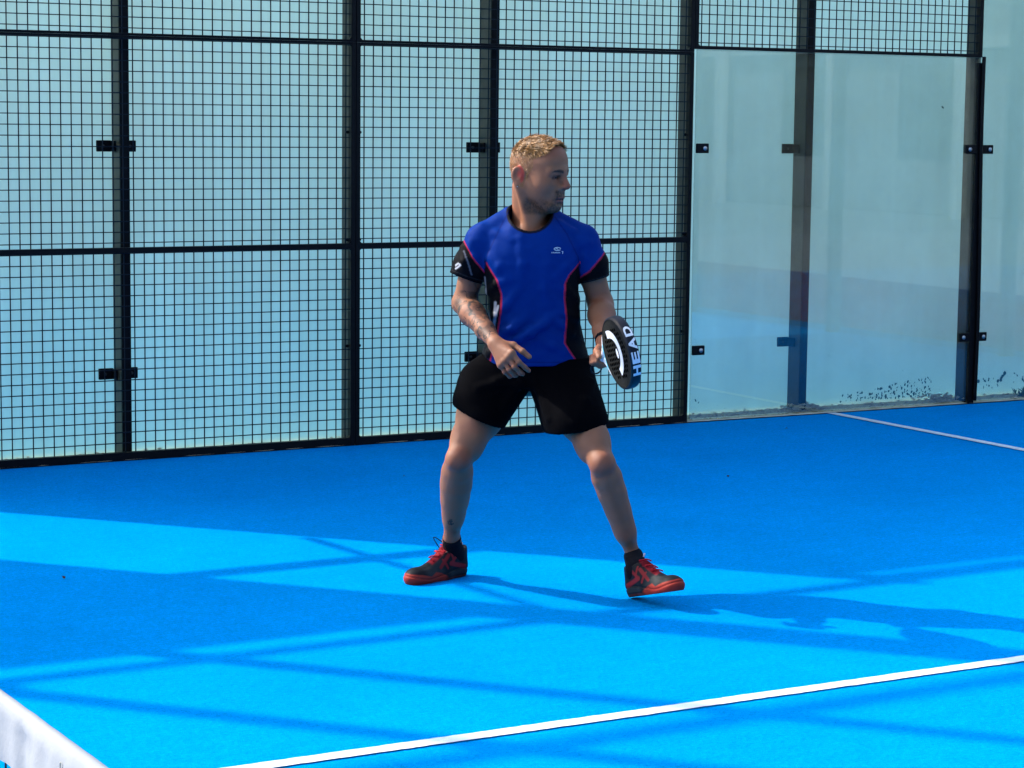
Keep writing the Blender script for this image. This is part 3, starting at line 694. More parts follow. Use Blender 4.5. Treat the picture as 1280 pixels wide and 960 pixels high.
brow = ish*(.75+.5*st)*sstep(1, .45, np.abs(u_-(-.0005-.0035*((np.abs(s_)-.030)/.02)**2))/(.0066-.0035*np.clip((np.abs(s_)-.022)/.03, 0, 1)))*sstep(.009, .013, np.abs(s_))*sstep(.058, .05, np.abs(s_))*(f_ > .06); col = paint(col, (.055, .028, .014), .95*brow)
eye = ish*sstep(.0056, .0034, np.abs(u_+.0245+.0012*(np.abs(s_)-.033)/.01))*sstep(.014, .018, np.abs(s_))*sstep(.052, .047, np.abs(s_))*(f_ > .062); col = paint(col, (.018, .010, .010), .95*eye)
sock = ish*sstep(.013, .004, np.abs(u_+.022))*sstep(.012, .02, np.abs(s_))*sstep(.055, .045, np.abs(s_))*(f_ > .055); col = paint(col, (.17, .075, .055), .7*sock)  # shade under the brow painted into the eye sockets
# forehead hairline / cropped sides
hairline = np.where(s_ > -1, .060+.010*(fbm(BV, 120, 2, 55)-.5)+.030*sstep(.03, .085, f_)-.02*sstep(.03, .065, np.abs(s_))*(f_ > .02), 0)
temple = (f_ < .022+.02*sstep(.02, .07, u_)) & (u_ > -.012+.9*np.maximum(0, f_-.012)) & (f_ > -.01)
back = (f_ <= -.008) & (u_ > -.058-.2*(f_+.05)) ; side = (f_ > -.022) & (f_ < .006) & (u_ > -.040)
topm = (u_ > hairline) & (f_ < .093)
hairmask = ish & (topm | temple | back | side) & (ear_d > .004)
col = paint(col, (.30, .165, .075), hairmask*(.45+.5*sstep(.3, .7, st)))
# tattoos on the right forearm and inner upper arm, small mark on the shin
def near_seg(P, a, b_): ba = b_-a; t = np.clip((P-a)@ba/(ba@ba), 0, 1); q = P-a-t[:, None]*ba; return np.linalg.norm(q, axis=1), t
da, ta = near_seg(BV, EL, WL); du_, tu = near_seg(BV, SL, EL)
t1 = sstep(.050, .018, np.abs(fbm(BV, 34, 2, 21)-.5))*sstep(.34, .42, fbm(BV, 16, 2, 33)); t2 = sstep(.03, .008, np.abs(fbm(BV, 60, 2, 41)-.5))
tm = np.maximum(t1, .7*t2*sstep(.40, .55, fbm(BV, 20, 2, 71)))
fore = (da < .062)*sstep(.0, .08, ta)*sstep(1.0, .90, ta)*(BV[:, 0] < .02)*(BV[:, 2] > .8); col = paint(col, (.022, .024, .032), np.minimum(.95, 1.35*fore*np.maximum(tm, .42*sstep(.40, .55, fbm(BV, 45, 2, 91))))*1.0+0*tm*1.0)
upi = (du_ < .06)*sstep(.55, .62, tu)*sstep(1, .93, tu)*sstep(-.005, .012, BV[:, 0]-mix(SL, EL, .8)[0]); col = paint(col, (.04, .04, .05), upi*(.45+.4*tm))
sk = Q(563.5, 651.5, .02); dd = np.hypot(BV[:, 0]-sk[0], BV[:, 2]-sk[2]); col = paint(col, (.02, .02, .03), .95*((dd < .0125)*(BV[:, 1] < AL[1]))*sstep(.25, .5, vnoise(BV, 230, 4)))
col = paint(col, (.32, .12, .085), .5*sstep(.055, .03, np.minimum(np.linalg.norm(BV-KL-A_(0, -.03, 0), axis=1), np.linalg.norm(BV-KR-A_(0, -.03, 0), axis=1))))
for tips in ((Q(661, 463.5, -.248), Q(653.5, 467.5, -.242), Q(661.5, 446, -.262)),):
    for t_ in tips: col = paint(col, (.44, .22, .17), .5*sstep(.014, .006, np.linalg.norm(BV-t_-A_(0, -.006, 0), axis=1)))
M_SKIN = vcol('skin', .55, .35, .10, .35, 520)
body = link('body', vmesh('body', BV, BF, col*A_(.76, .565, .42)), M_SKIN, person)

# eyes
M_EYE = material('eye', (.03, .02, .018), .15)
for s in (-1, 1):
    bm_ = bmesh.new(); bmesh.ops.create_uvsphere(bm_, u_segments=14, v_segments=10, radius=.0052); me = bpy.data.meshes.new('eye'); bm_.to_mesh(me); bm_.free()
    o = link('eye', me, M_EYE, person); o.location = H(.0885, s*.032, -.0245); o.scale = (1, 1, .55)

# ---- hair: short tousled blond strands rooted on the scalp
BN = vnormals(BV, BF); hi_ = np.nonzero(hairmask)[0]; hv, hn = BV[hi_], BN[hi_]; huu, hff, hss = u_[hi_], f_[hi_], s_[hi_]
lenw = .0045+.0165*sstep(.030, .075, huu)
ns = 19000; pick = RNG.choice(len(hi_), ns, p=(.65+sstep(.02, .06, huu))/(.65+sstep(.02, .06, huu)).sum())
P0 = hv[pick]+RNG.normal(size=(ns, 3))*.0016; Nn = hn[pick]; L = lenw[pick]*RNG.uniform(.55, 1.15, ns)
clump = np.stack([fbm(P0, 70, 2, 60+i)-.5 for i in range(3)], 1)*1.7
tp_ = sstep(.03, .07, huu[pick])[:, None]
flow = (Hf*.95+Hu*.05-Hs*.10)*tp_+(-Hu*.75-Hf*.2)*(1-tp_)
d1 = Nn*(.72*tp_+.30*(1-tp_))+flow+clump*(.55*tp_+.25)+RNG.normal(size=(ns, 3))*.16; d1 /= np.linalg.norm(d1, axis=1, keepdims=True)
d2 = d1+flow*.5-Nn*.35+RNG.normal(size=(ns, 3))*.15; d2 /= np.linalg.norm(d2, axis=1, keepdims=True)
sd = np.cross(d1, Nn+RNG.normal(size=(ns, 3))*.3); sd /= np.linalg.norm(sd, axis=1, keepdims=True)+1e-9
wd = RNG.uniform(.0006, .0011, ns)[:, None]; L = L[:, None]
p0 = P0-Nn*.0015; p1 = p0+d1*L*.55; p2 = p1+d2*L*.5
HV = np.stack([p0-sd*wd, p0+sd*wd, p1-sd*wd*.8, p1+sd*wd*.8, p2-sd*wd*.15, p2+sd*wd*.15], 1).reshape(-1, 3)
b0 = (np.arange(ns)*6)[:, None]; HFc = np.concatenate([b0+A_(0, 1, 3, 2).astype(int), b0+A_(2, 3, 5, 4).astype(int)])
tone = RNG.random(ns); hc = np.stack([.31+.28*tone, .145+.145*tone, .040+.048*tone], 1); dk = sstep(.45, .62, fbm(P0, 150, 2, 88))[:, None]; hc = hc*(1-.55*dk)
hc = hc*(1-.25*(1-tp_)*0.6); hc6 = np.repeat(hc, 6, 0); hc6[0::6] *= .6; hc6[1::6] *= .6
M_HAIR = vcol('blond_hair', .45, .4)
link('hair', vmesh('hair', HV, HFc, hc6), M_HAIR, person)
# earring
bm_ = bmesh.new(); bmesh.ops.create_uvsphere(bm_, u_segments=12, v_segments=8, radius=.0042); me = bpy.data.meshes.new('earring'); bm_.to_mesh(me); bm_.free()
link('earring', me, M_BOLT, person, tuple(H(EARC[0]+.006, .082, -.066)))

# ---- shirt
zs = lambda py: Q(640, py)[2]
def row(py, xl, xr, y, b_): a, c_ = Q(xl, py, y), Q(xr, py, y); return (zs(py), (a[0]+c_[0])/2, y, (c_[0]-a[0])/2, b_)
shirt_rows = [row(462, 600, 739, .055, .128), row(452, 601, 738, .05, .125), row(430, 606, 731, .045, .120), row(400, 611, 725, .035, .116), row(372, 610, 725, .025, .120), row(345, 604, 726, .018, .126), row(318, 602, 728, .015, .124), row(298, 606, 728, .015, .108), row(286, 622, 710, .012, .094), row(276, 630, 700, .012, .082), row(266, 640, 690, .012, .06)]
SLB, SRB = Q(581, 351, .030), Q(744, 352, .02)      # sleeve ends
COLC = Q(662.5, 262, -.04)
sh = [Loft(shirt_rows, 2.5, .03), Cap(Q(647, 266.5, .022), Q(602, 298.5, .01), .036, .050, .03), Cap(Q(681, 269, .022), Q(728, 298.5, .01), .036, .049, .03),
      Cap(Q(601, 303, .012), Q(588, 330, .022), .0520, .0590, .03), CutCap(Q(588, 330, .022), SLB+(SLB-Q(588, 330, .022))*.8, .0600, .0600, .012, end=Q(581.5, 348, .026), n=(-.34, 0, -.94)),
      Cap(Q(729, 303, .01), Q(741, 330, .01), .0500, .0530, .03), CutCap(Q(741, 330, .01), SRB+(SRB-Q(741, 330, .01))*.8, .0535, .0515, .012, end=Q(743.8, 350, .012), n=(.27, 0, -.96))]
def front(prims, x, z):
    ys_ = np.linspace(-.25, .1, 141); P = np.stack([np.full(141, x), ys_, np.full(141, z)], 1); d = evaluate(prims, P); m_ = np.nonzero(d < 0)[0]
    return ys_[m_[0]] if len(m_) else 0.
def folds(prims, lines):
    new = []
    for pts, r, out in lines:
        q = []
        for x, y_ in pts: p = Q(x, y_, -.08); q.append(A_(p[0], front(prims, p[0], p[2])+r-out, p[2]))
        n_ = len(q)-1
        for i in range(n_):
            w0, w1 = math.sin(math.pi*(i+.25)/(n_+.5)), math.sin(math.pi*(i+1.25)/(n_+.5)); a, b_ = q[i].copy(), q[i+1].copy(); a[1] += out*(1-w0); b_[1] += out*(1-w1)
            new.append(Cap(a, b_, r, r, .016))
    return prims+new
sh = folds(sh, [([(624, 434), (636, 430), (650, 424), (664, 416), (680, 405), (698, 390)], .014, .023), ([(620, 420), (630, 416), (642, 409), (658, 397)], .014, .017), ([(612, 442), (624, 440), (640, 437), (660, 436)], .011, .008), ([(614, 404), (622, 394), (632, 382), (644, 366)], .013, .013), ([(610, 366), (620, 356), (634, 350)], .010, .006), ([(718, 372), (708, 362), (694, 358)], .010, .006), ([(720, 400), (706, 392), (690, 372)], .010, .006),
    ([(704, 440), (690, 433), (674, 426)], .012, .005), ([(712, 418), (700, 406), (684, 394)], .012, .004), ([(636, 444), (652, 446), (672, 443)], .012, .004),
    ([(614, 322), (626, 333), (642, 347)], .014, .005), ([(716, 324), (706, 334), (692, 348)], .014, .005), ([(604, 286), (620, 294), (642, 301)], .014, .004), ([(700, 282), (716, 292), (728, 306)], .013, .003),
    ([(590, 304), (594, 322), (599, 340)], .012, .004), ([(578, 312), (581, 328), (583, 342)], .012, .005), ([(735, 304), (732, 322), (730, 340)], .011, .004), ([(650, 300), (654, 330), (650, 360)], .016, .003), ([(684, 330), (680, 360), (686, 380)], .016, .003)])
def shirt_post(P, d):
    d = d+.0040*(vnoise(P*A_(1, 1, .55), 17, 5)-.5)+.0022*(vnoise(P*A_(1, .8, 1.3), 38, 8)-.5)
    a1 = P@A_(.80, 0, .60); a2 = P@A_(-.60, 0, .80); b1 = P@A_(-.80, 0, .60); b2 = P@A_(.60, 0, .80)
    w1 = sstep(0, .12, P[:, 0]); low = sstep(1.10, .85, P[:, 2])
    d = d+.0080*low*((1-w1)*(vnoise(np.stack([a1*9, P[:, 1]*8, a2*38], 1), 1, 31)-.5)+w1*(vnoise(np.stack([b1*9, P[:, 1]*8, b2*38], 1), 1, 32)-.5))
    d = d+.0030*(1-low)*(vnoise(P*A_(34, 20, 9), 1, 36)-.5)
    d = np.maximum(d, -(d+.0078))
    for e_, n_, sg in ((Q(581.5, 347.5, .026), A_(-.34, 0, -.94), -1), (Q(743.8, 349.5, .012), A_(.27, 0, -.96), 1)):
        d = np.where((sg*P[:, 0] > sg*e_[0]-.062) & (np.linalg.norm(P-e_, axis=1) < .085), np.maximum(d, (P-e_)@n_/np.linalg.norm(n_)), d)
    hem = zs(452)-.010*np.cos((P[:, 0]-.0)*9)+.022*sstep(-.115, -.165, P[:, 0])-.012*sstep(.10, .16, P[:, 0])
    d = np.maximum(d, np.where((np.abs(P[:, 0]) < .26) & (P[:, 2] < .95), hem-P[:, 2], -1))
    e = (P-COLC)/A_(.0745, .105, .0765); k0 = np.sqrt((e**2).sum(1)); d = np.maximum(d, (1-k0)*.075)
    ne_ = np.abs(P[:, 0]-COLC[0])+0; d = np.where((P[:, 2] > COLC[2]+.02) & (np.linalg.norm((P-COLC)[:, :2], axis=1) < .065), .1, d)
    return d
SV, SF = surface(sh, .0038, shirt_post, .03)
# design of the shirt in the wearer's own front coordinates (picture pixels at his distance)
def topx(P):
    W = P[:, :1]*HR+P[:, 1:2]*HF+ORG; W[:, 2] = P[:, 2]; d = W-CAM; z = d@FW
    return 640+FPX*(d@RT)/z, 480-FPX*(d@UP)/z
# garment panels are laid out on the flat front of the shirt, from landmarks measured along it
FRONT = lambda x, y_: Q(x, y_, 0)[[0, 2]]
pxs = lambda P: (P[:, 0]/PXM+660, np.interp(P[:, 2], [zs(520), zs(200)], [520, 200]))
sx, sy = pxs(SV)
bl = np.interp(sy, [322, 330, 347, 365, 385, 410, 425, 440, 470], [604, 607.5, 619, 625, 624.5, 621, 619, 614, 606])
br = np.interp(sy, [318, 330, 340, 350, 370, 395, 425, 440, 447, 470], [729, 719, 710, 705, 704.5, 707.5, 705.5, 715, 720, 724])
BLUE, BLK, PIP = A_(.000, .026, .19), A_(.003, .003, .005), A_(.45, .022, .055)
sc_ = np.tile(BLUE, (len(SV), 1))*(.93+.14*fbm(SV, 60, 2, 2)[:, None])
insl = (sx < 604) & (sy < 362); insr = (sx > 723.5) & (sy < 362)
panel = np.maximum(sstep(1.2, -1.2, sx-bl)*(sy > 320)*~insl, sstep(-1.2, 1.2, sx-br)*(sy > 317)*~insr)
tl = sy-np.interp(sx, [560, 577.5, 590, 604, 612], [280, 300.5, 322, 339, 352]); tr = sy-np.interp(sx, [716, 724, 735, 751, 765], [352, 344, 336, 317, 298])
panel = np.where(insl, sstep(-1.2, 1.2, tl), panel); panel = np.where(insr, sstep(-1.2, 1.2, tr), panel)
sc_ = paint(sc_, BLK, panel)
W_ = 1.5
pip = np.maximum(sstep(W_, .7, np.abs(sx-bl-.5))*(sy > 326)*(SV[:, 1] < .0)*~insl, sstep(W_, .7, np.abs(sx-br+.5))*(sy > 322)*(SV[:, 1] < .0)*~insr)
pip = np.where(insl, sstep(1.9, .8, np.abs(tl)), pip); pip = np.where(insr, sstep(1.7, .7, np.abs(tr)), pip)
sc_ = paint(sc_, PIP, pip*.95)
ce = (SV-COLC)/A_(.0745, .105, .0765); ck = np.sqrt((ce**2).sum(1)); sc_ = paint(sc_, (.006, .006, .010), sstep(1.15, 1.12, ck)*(SV[:, 2] > zs(305)))
def stripe(pts, wd_, colr, m_=1.0):
    global sc_
    dmin = np.full(len(SV), 99.)
    for (x0, y0), (x1, y1) in zip(pts[:-1], pts[1:]):
        vx, vy = x1-x0, y1-y0; t = np.clip(((sx-x0)*vx+(sy-y0)*vy)/(vx*vx+vy*vy), 0, 1); dmin = np.minimum(dmin, np.hypot(sx-x0-t*vx, sy-y0-t*vy))
    sc_ = paint(sc_, colr, m_*sstep(wd_, wd_*.45, dmin)*(SV[:, 1] < .06))
stripe([(615.5, 414), (617.5, 395), (618, 376)], 2.4, (.34, .35, .40), .9); stripe([(617, 400), (621.5, 380)], 1.7, (.40, .41, .46), .9); stripe([(604.5, 345), (608, 385), (613.5, 405)], 1.3, (.26, .27, .30), .9)  # two reflective strips; the third paints the lit shirt edge as grey
stripe([(578, 313), (584, 328), (588, 342)], 1.4, (.15, .15, .18), .8)
stripe([(568, 331), (571, 328.5), (574, 330), (571, 333), (568, 335)], 1.3, (.62, .62, .64), .95)
stripe([(603, 447.5), (640, 449), (690, 449), (738, 446.5)], 1.0, (.0, .008, .09), .6); stripe([(634, 262), (622, 285), (608, 315), (603, 338)], 1.0, (.0, .010, .11), .7); stripe([(690, 268), (706, 290), (720, 318), (724, 342)], 1.0, (.0, .010, .11), .7)
stripe([(563.5, 337.5), (582, 344), (602, 350.5)], .8, (.03, .03, .035), .7); stripe([(728, 350), (744, 346), (760, 340.5)], .8, (.03, .03, .035), .7)
M_SHIRT = vcol('sports_cloth', .6, .04, 0, .35, 700)
shirt = link('shirt', vmesh('shirt', SV, SF, sc_), M_SHIRT, person)
# printed chest mark: small oval swirl over a line of tiny strokes, lying on the cloth
front_y = {}
def on_shirt(px, py, off=.0015):
    p = Q(px, py, -.1); dd_ = (SV[:, 0]-p[0])**2+(SV[:, 2]-p[2])**2; m_ = (dd_ < .0081**2) & (SV[:, 1] < .0)
    y = SV[m_, 1].min() if m_.any() else -.1
    return A_(*(Q(px, py, y)-A_(0, off, 0)))
M_PRINT = material('pale_print', (.42, .55, .66), .5)
m = MB()
def strip_on(pts, wpx, onf):
    n_ = len(pts)
    V = []
    for i, (x, y) in enumerate(pts):
        x0, y0 = pts[max(i-1, 0)]; x1, y1 = pts[min(i+1, n_-1)]; l = math.hypot(x1-x0, y1-y0)+1e-9; nx_, ny_ = -(y1-y0)/l*wpx/2, (x1-x0)/l*wpx/2
        V += [onf(x+nx_, y+ny_), onf(x-nx_, y-ny_)]
    m.add(V, [(2*i, 2*i+1, 2*i+3, 2*i+2) for i in range(n_-1)])
strip_on([(696.8+4.1*math.cos(a), 311.2+1.9*math.sin(a)) for a in np.linspace(.5, 6.2, 22)], 1.0, on_shirt)
strip_on([(694.6+2.2*t, 311.6-1.2*math.sin(t*2.6)) for t in np.linspace(0, 1.9, 8)], .9, on_shirt)
for x in (690.0, 692.0, 694.0, 695.8, 697.6, 699.4): strip_on([(x-.7, 316.4), (x, 315.1), (x+.7, 316.3)], .8, on_shirt)
strip_on([(702.2, 314.2), (703.6, 314.2), (703.2, 317.2)], .9, on_shirt)
tag(m.build('chest_print', M_PRINT, shirt), kind='stuff')

# ---- shorts
shp = [Loft([row(484, 596, 724, .05, .11), row(480, 586, 732, .06, .132), row(466, 594, 736, .065, .128), row(450, 601, 738, .06, .120), row(444, 603, 737, .06, .118)], 2.4, .05),
       Cap(Q(618, 478, .06), Q(602, 523, -.02), .097, .0835, .04), Cap(Q(598, 478, .04), Q(590, 500, .0), .07, .07, .04), Cap(Q(641, 474, .03), Q(616, 523, -.02), .072, .050, .012), Cap(Q(684, 474, .01), Q(701, 526, -.09), .070, .062, .012), Cap(Q(707, 476, .01), Q(722, 530, -.115), .102, .109, .04)]
shp = folds(shp, [([(652, 478), (640, 492), (628, 512)], .014, .005), ([(668, 478), (678, 495), (688, 520)], .014, .005), ([(640, 470), (620, 480), (598, 488)], .014, .004), ([(738, 478), (730, 498), (718, 522)], .014, .004)])
LHA, LHB = Q(569.6, 509.5, -.03), Q(628, 536, -.06); RHA, RHB = Q(679, 538.5, -.09), Q(758, 525, -.09)
def shorts_post(P, d):
    d = d+.0045*(vnoise(P*A_(1, 1, .5), 15, 15)-.5)
    d = np.maximum(d, -(d+.0078)); d = np.maximum(d, P[:, 2]-zs(446))
    for (a, b_, left) in ((LHA, LHB, 1), (RHA, RHB, 0)):
        t = b_-a; n = A_(t[2], 0, -t[0]); n /= np.linalg.norm(n); q = P-(a+b_)/2
        m_ = (P[:, 0] < .012) if left else (P[:, 0] >= .012)
        d = np.where(m_, np.maximum(d, q@n+(.05*(P[:, 1]+.03))), d)
    # the gap between the legs
    return d
HV_, HF_ = surface(shp, .0042, shorts_post, .03)
hcx, hcy = pxs(HV_); scol = np.tile(A_(.0014, .0014, .0022), (len(HV_), 1))
M_SHORTS = vcol('black_shorts_cloth', .9, .03, 0, .2, 700)
link('shorts', vmesh('shorts', HV_, HF_, scol), M_SHORTS, person)

# ---- socks and shoes
M_SOCK = material('black_sock', (.006, .006, .009), .9, 0, .1); M_SHOE = vcol('shoe', .6, .14, 0, .25, 300); M_LACE = material('red_lace', (.42, .008, .016), .7, spec=.2)
M_TAB = material('pale_tab', (.7, .6, .62), .6)
for side_, M, O, A in (('l', FL_M, FL_O, AL), ('r', FR_M, FR_O, AR)):
    an = FT(M, O, .058, 0, .085)
    v, fc = surface([Cap(A, an, .0335, .038, .02), Cap(an, FT(M, O, .04, 0, .06), .036, .03, .02)], .004, lambda P, d: np.maximum(np.maximum(d, -(d+.007)), (P-A)@((A-an)/np.linalg.norm(A-an))-.004))
    so_ = link('sock', vmesh('sock', v, fc), M_SOCK, person)
    T = lambda f, s, u: FT(M, O, f, s, u)
    pr = [Cap(T(.035, 0, .020), T(.12, 0, .020), .034, .036, .02), Cap(T(.12, 0, .016), T(.240, -.004, .018), .038, .036, .02),
          Cap(T(.040, 0, .05), T(.10, 0, .055), .034, .037, .02), Cap(T(.045, 0, .09), T(.060, 0, .095), .036, .036, .02), Cap(T(.085, 0, .080), T(.170, 0, .040), .034, .029, .02),
          Ell(T(.218, -.003, .021), (.062, .041, .026), M, .022), Cap(T(.022, 0, .10), T(.030, 0, .05), .020, .026, .02), Cap(T(.078, 0, .100), T(.098, 0, .090), .024, .027, .015)]
    def shoe_post(P, d, M=M, O=O):
        l = (P-O)@M.T; d = np.maximum(d, -l[:, 2]+.0)
        top = .098+.026*np.clip((l[:, 0]-.06)/.05, 0, 1)*(l[:, 0] < .11)+.012*np.clip((.035-l[:, 0])/.03, 0, 1)
        d = np.maximum(d, l[:, 2]-top)
        hole = np.sqrt(((l[:, 0]-.062)/.040)**2+(l[:, 1]/.030)**2); d = np.maximum(d, np.where(l[:, 2] > .092, (1-hole)*.03, -1))
        groove = np.abs(l[:, 2]-.026-.010*np.sin(np.clip(l[:, 0]/.29, 0, 1)*7)); return d+.0022*sstep(.004, .001, groove)
    v, fc = surface(pr, .0026, shoe_post)
    l = (v-O)@M.T; f, s, u = l[:, 0], l[:, 1], l[:, 2]; a_ = np.abs(s)
    RED, DK, GR = A_(.31, .032, .020), A_(.005, .006, .009), A_(.022, .027, .030)
    c = np.tile(DK, (len(v), 1))
    sole = .024+.010*np.sin(np.clip(f/.29, 0, 1)*7); c = paint(c, GR, sstep(.12, .15, f)*sstep(.235, .20, f)*sstep(.014, .02, a_)*(u > .02))
    cap_ = sstep(.0, .006, f-(.272-.75*np.maximum(0, .040-u))); c = paint(c, RED, cap_*sstep(.080, .07, u))
    c = paint(c, RED, sstep(.003, -.001, u-np.interp(f, [-.01, .05, .09, .12, .15, .175, .20, .24, .3], [.010, .010, .009, .014, .030, .036, .024, .034, .04]))*sstep(.115, .135, f))
    c = paint(c, (.10, .020, .014), sstep(.012, .008, u)*.8*sstep(.14, .12, f))
    c = paint(c, GR, sstep(.014, .017, u)*sstep(.034, .028, u)*sstep(.12, .10, f)*.8)
    for (f0, u0, f1, u1, wd_) in ((.035, .040, .105, .060, .010), (.105, .060, .075, .085, .007), (.110, .090, .150, .050, .007), (.10, .098, .09, .06, .005), (.135, .075, .12, .045, .005)):
        vx, vy = f1-f0, u1-u0; t = np.clip(((f-f0)*vx+(u-u0)*vy)/(vx*vx+vy*vy), 0, 1); dm = np.hypot(f-f0-t*vx, u-u0-t*vy); c = paint(c, (.25, .015, .018), .92*sstep(wd_, wd_*.6, dm)*sstep(.012, .018, a_))
    c = paint(c, (.30, .012, .02), sstep(.022, .016, a_)*sstep(.085, .09, f)*sstep(.185, .175, f)*(u > .045)*.9)
    shoe = link('shoe', vmesh('shoe', v, fc, c), M_SHOE, person)
    # laces zigzagging over the tongue, and a loose bow
    def up_at(f_, s_):
        mm_ = (np.abs(f-f_) < .006) & (np.abs(s-s_) < .006) & (u > .03); return u[mm_].max() if mm_.any() else .08
    m = MB()
    for i in range(6):
        f0 = .095+.014*i; pts = []
        for t in np.linspace(-1, 1, 7):
            ff, ss = f0+.006*t*(1 if i % 2 else -1), .020*t; pts.append(T(ff, ss, up_at(ff, ss)+.0022))
        m.tube(pts, .0027, 6)
    m.build('lace', M_LACE, shoe, True)
    for sg in ((-1,) if side_ == 'l' else ()):
        base_ = T(.098, .0, up_at(.098, 0)+.004); m = MB()
        pts = [base_+M[0]*(.012*math.sin(t*math.pi)*1.2+.045*t*(1 if sg > 0 else .4))+M[1]*(sg*.030*math.sin(t*math.pi)+sg*.012*t)+M[2]*(.030*math.sin(t*math.pi)-.012*t) for t in np.linspace(0, 1, 12)]
        m.tube(pts, .0017, 6); m.build('lace_loop', M_LACE if sg > 0 else M_SOCK, shoe, True)
    m = MB(); q = T(.100, .004, up_at(.10, .004)+.012); m.tube([q-M[0]*.004, q+M[2]*.010+M[0]*.004], .0032, 6); m.build('lace_tag', M_TAB, shoe, True)
    m = MB(); m.tube([T(.012, -.004, .100), T(.013, -.004, .118)], .004, 6); m.build('pull_tab', M_TAB, shoe, True)
# wristband on the racket arm
ax = (WR-mix(ER, WR, .7)); ax /= np.linalg.norm(ax)
v, fc = surface([Cap(mix(ER, WR, .90), mix(ER, WR, 1.0), .0300, .0290, .01)], .0035, lambda P, d: np.maximum(np.maximum(d, -(d+.0075)), np.abs((P-mix(ER, WR, .95))@ax)-.009))
link('wristband', vmesh('wristband', v, fc), M_SOCK, person)

# ---- the racket he holds
racket = empty('padel_racket'); racket.matrix_world = PERSON_M
tag(racket, 'black padel racket with white rim letters held in the hand of the man', 'racket')
UPV = R2*math.cos(TI)-R1*math.sin(TI); RN = np.cross(RA, UPV); RN /= np.linalg.norm(RN)
if RN[0] > 0: RN = -RN                      # face normal, to the left of the picture and to the camera
RC = RH0+RA*.235-A_(.010, 0, 0)*0
def K(a, b_, n=0.): return RC+RA*a+UPV*b_+RN*n
TH = .0185
def outline(n=72, sc=1.0):
    pts = []
    for i in range(n):
        an = 2*math.pi*i/n; ca, sa = math.cos(an), math.sin(an); r = 1/math.hypot(ca/.130, sa/.1235)
        pts.append((r*ca*sc, r*sa*sc))
    return pts
M_FRAME = varied('racket_frame', (.004, .005, .011), (.008, .010, .018), 30, .45, spec=.22); M_FACE = varied('racket_face', (.012, .012, .012), (.030, .030, .025), 180, .8, spec=.03)
M_RWHITE = material('racket_white', (.80, .82, .84), .4); M_RCYAN = material('racket_cyan', (.08, .45, .60), .4); M_HOLE = material('racket_hole', (.001, .001, .001), .9, 0, .0); M_GRIP = varied('white_grip', (.60, .60, .58), (.75, .75, .73), 60, .8)
V = []; F = []; ol = outline(); n = len(ol)
lay = [(.94, -TH), (.985, -TH*.86), (1.0, -TH*.5), (1.0, TH*.5), (.985, TH*.86), (.94, TH)]
for sc, nn in lay: V += [K(a*sc, b_*sc, nn) for a, b_ in ol]
for j in range(len(lay)-1):
    for i in range(n): F.append((j*n+i, j*n+(i+1) % n, (j+1)*n+(i+1) % n, (j+1)*n+i))
rim = link('frame', mesh_of('frame', V, F, True), M_FRAME, racket)
for sg in (-1, 1):
    V = [K(a*.942, b_*.942, sg*(TH-.0012)) for a, b_ in ol]
    fc_ = link('face', mesh_of('face', V, [tuple(range(n))]), M_FACE, racket)
    m = MB()
    for i in range(-5, 6):
        for j in range(-5, 6):
            a, b_ = i*.017+(.0085 if j % 2 else 0), j*.0155
            if math.hypot(a/.100, b_/.094) < 1 and not (.055 < math.hypot(a+.03, b_) < .082 and a > -.01):
                m.add([K(a+.0062*math.cos(t), b_+.0062*math.sin(t), sg*(TH-.0002)) for t in np.linspace(0, 2*math.pi, 8, endpoint=False)], [tuple(range(8))])
    tag(m.build('holes', M_HOLE, fc_), kind='stuff')
    m = MB()
    arc = [(-.035+.092*math.cos(t), .082*math.sin(t)) for t in np.linspace(-1.15, 1.75, 26)]; arc2 = [(-.035+.066*math.cos(t), .056*math.sin(t)) for t in np.linspace(-1.15, 1.75, 26)]
    V = [K(a, b_, sg*(TH+.0003)) for a, b_ in arc]+[K(a, b_, sg*(TH+.0003)) for a, b_ in arc2]; m.add(V, [(i, i+1, 26+i+1, 26+i) for i in range(25)]); m.build('white_arc', M_RWHITE, fc_)
    m = MB(); m.add([K(.012+.010*math.cos(t), .0+.017*math.sin(t), sg*(TH+.0003)) for t in np.linspace(0, 2*math.pi, 14, endpoint=False)], [tuple(range(14))]); m.build('white_dot', M_RWHITE, fc_)
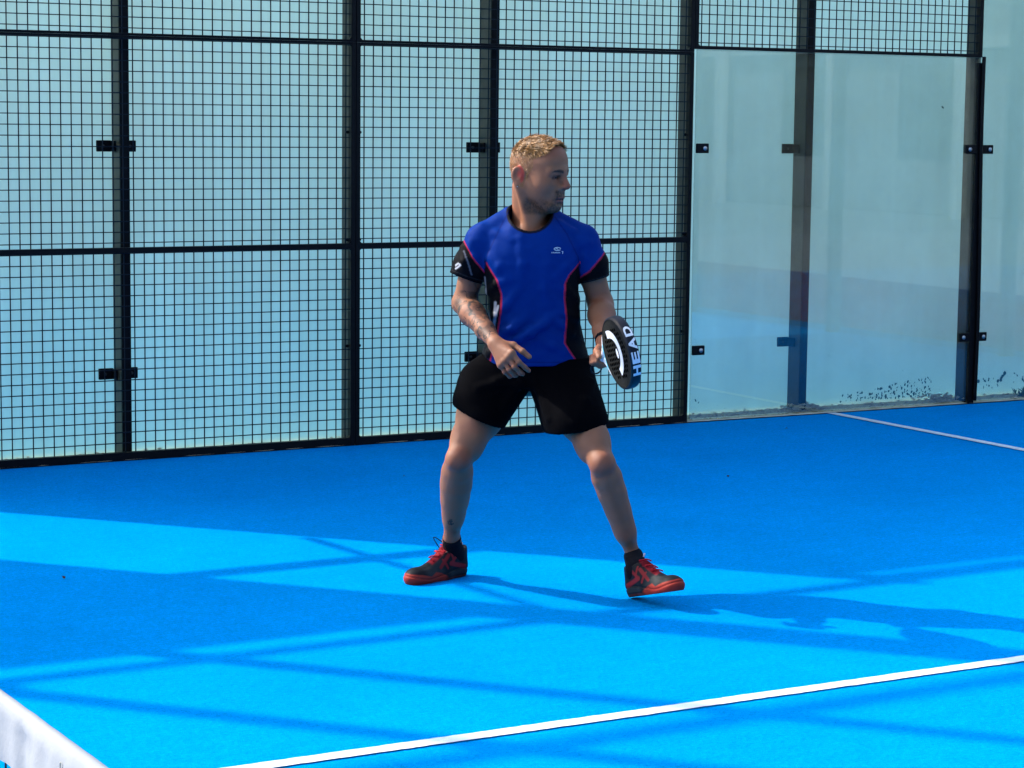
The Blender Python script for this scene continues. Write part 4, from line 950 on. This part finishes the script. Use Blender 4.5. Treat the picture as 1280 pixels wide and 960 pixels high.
# throat: two arms from the head to the handle, white and cyan bridge
for sg in (-1, 1):
    m = MB(); m.tube([K(-.100, sg*.074), K(-.122, sg*.058), K(-.146, sg*.030), K(-.170, sg*.010), K(-.185, sg*.004)], [.015, .014, .013, .013, .013], 10); m.build('throat_arm', M_RWHITE, racket, True)
m = MB(); V = []
for nn in (-.014, .014): V += [K(-.112, b_, nn) for b_ in (-.06, .06)]+[K(-.140, b_, nn) for b_ in (.034, -.034)]
m.add(V, [(0, 1, 2, 3), (7, 6, 5, 4), (0, 4, 5, 1), (1, 5, 6, 2), (2, 6, 7, 3), (3, 7, 4, 0)]); m.build('bridge', M_RCYAN, racket)
m = MB(); m.tube([K(-.170, 0), K(-.20, 0), K(-.27, 0), K(-.300, 0), K(-.305, 0)], [.0155, .0160, .0165, .0175, .013], 14); m.build('handle', M_GRIP, racket, True)
m = MB(); m.tube([K(-.303+.010*math.cos(t), -.012-.022*math.sin(t/2)**2*1.6, .020*math.sin(t)) for t in np.linspace(0, 2*math.pi, 24)], .0028, 6, False, False); m.build('wrist_strap', M_FRAME, racket, True)
# rim lettering, running from the bottom to the top of the rim
fcv = bpy.data.curves.new('letters', 'FONT'); fcv.align_x = 'LEFT'; fcv.size = 1.0; fcv.extrude = 0; fcv.offset = .038
LET = []
for ch in 'HEAD':
    fcv.body = ch; to = bpy.data.objects.new('tmp', fcv); COL.objects.link(to); dg = bpy.context.evaluated_depsgraph_get(); dg.update()
    me = bpy.data.meshes.new_from_object(to.evaluated_get(dg)); bpy.data.objects.remove(to)
    bm_ = bmesh.new(); bm_.from_mesh(me); bpy.data.meshes.remove(me)
    bmesh.ops.triangulate(bm_, faces=bm_.faces[:]); bmesh.ops.subdivide_edges(bm_, edges=bm_.edges[:], cuts=2)
    LV = np.array([v.co[:2] for v in bm_.verts]); bm_.verts.index_update(); LF = [[v.index for v in f.verts] for f in bm_.faces]; bm_.free()
    LET.append((LV, LF))
def rim_pt(s, n_):        # s: arc length along the rim from the tip, upwards positive
    an = s/.127; ca, sa = math.cos(an), math.sin(an); r = 1/math.hypot(ca/.130, sa/.1235)+.0012; return K(r*ca, r*sa, n_)
cell = .0455; s0 = -.093
for i, (LV, LF) in enumerate(LET):
    mn, mx = LV.min(0), LV.max(0); q = (LV-mn)/(mx-mn)
    V = [rim_pt(s0+cell*i+x*cell*.86, -.0135+y*.027) for x, y in q]
    link('rim_letter', mesh_of('rim_letter', V, LF), M_RWHITE, rim)
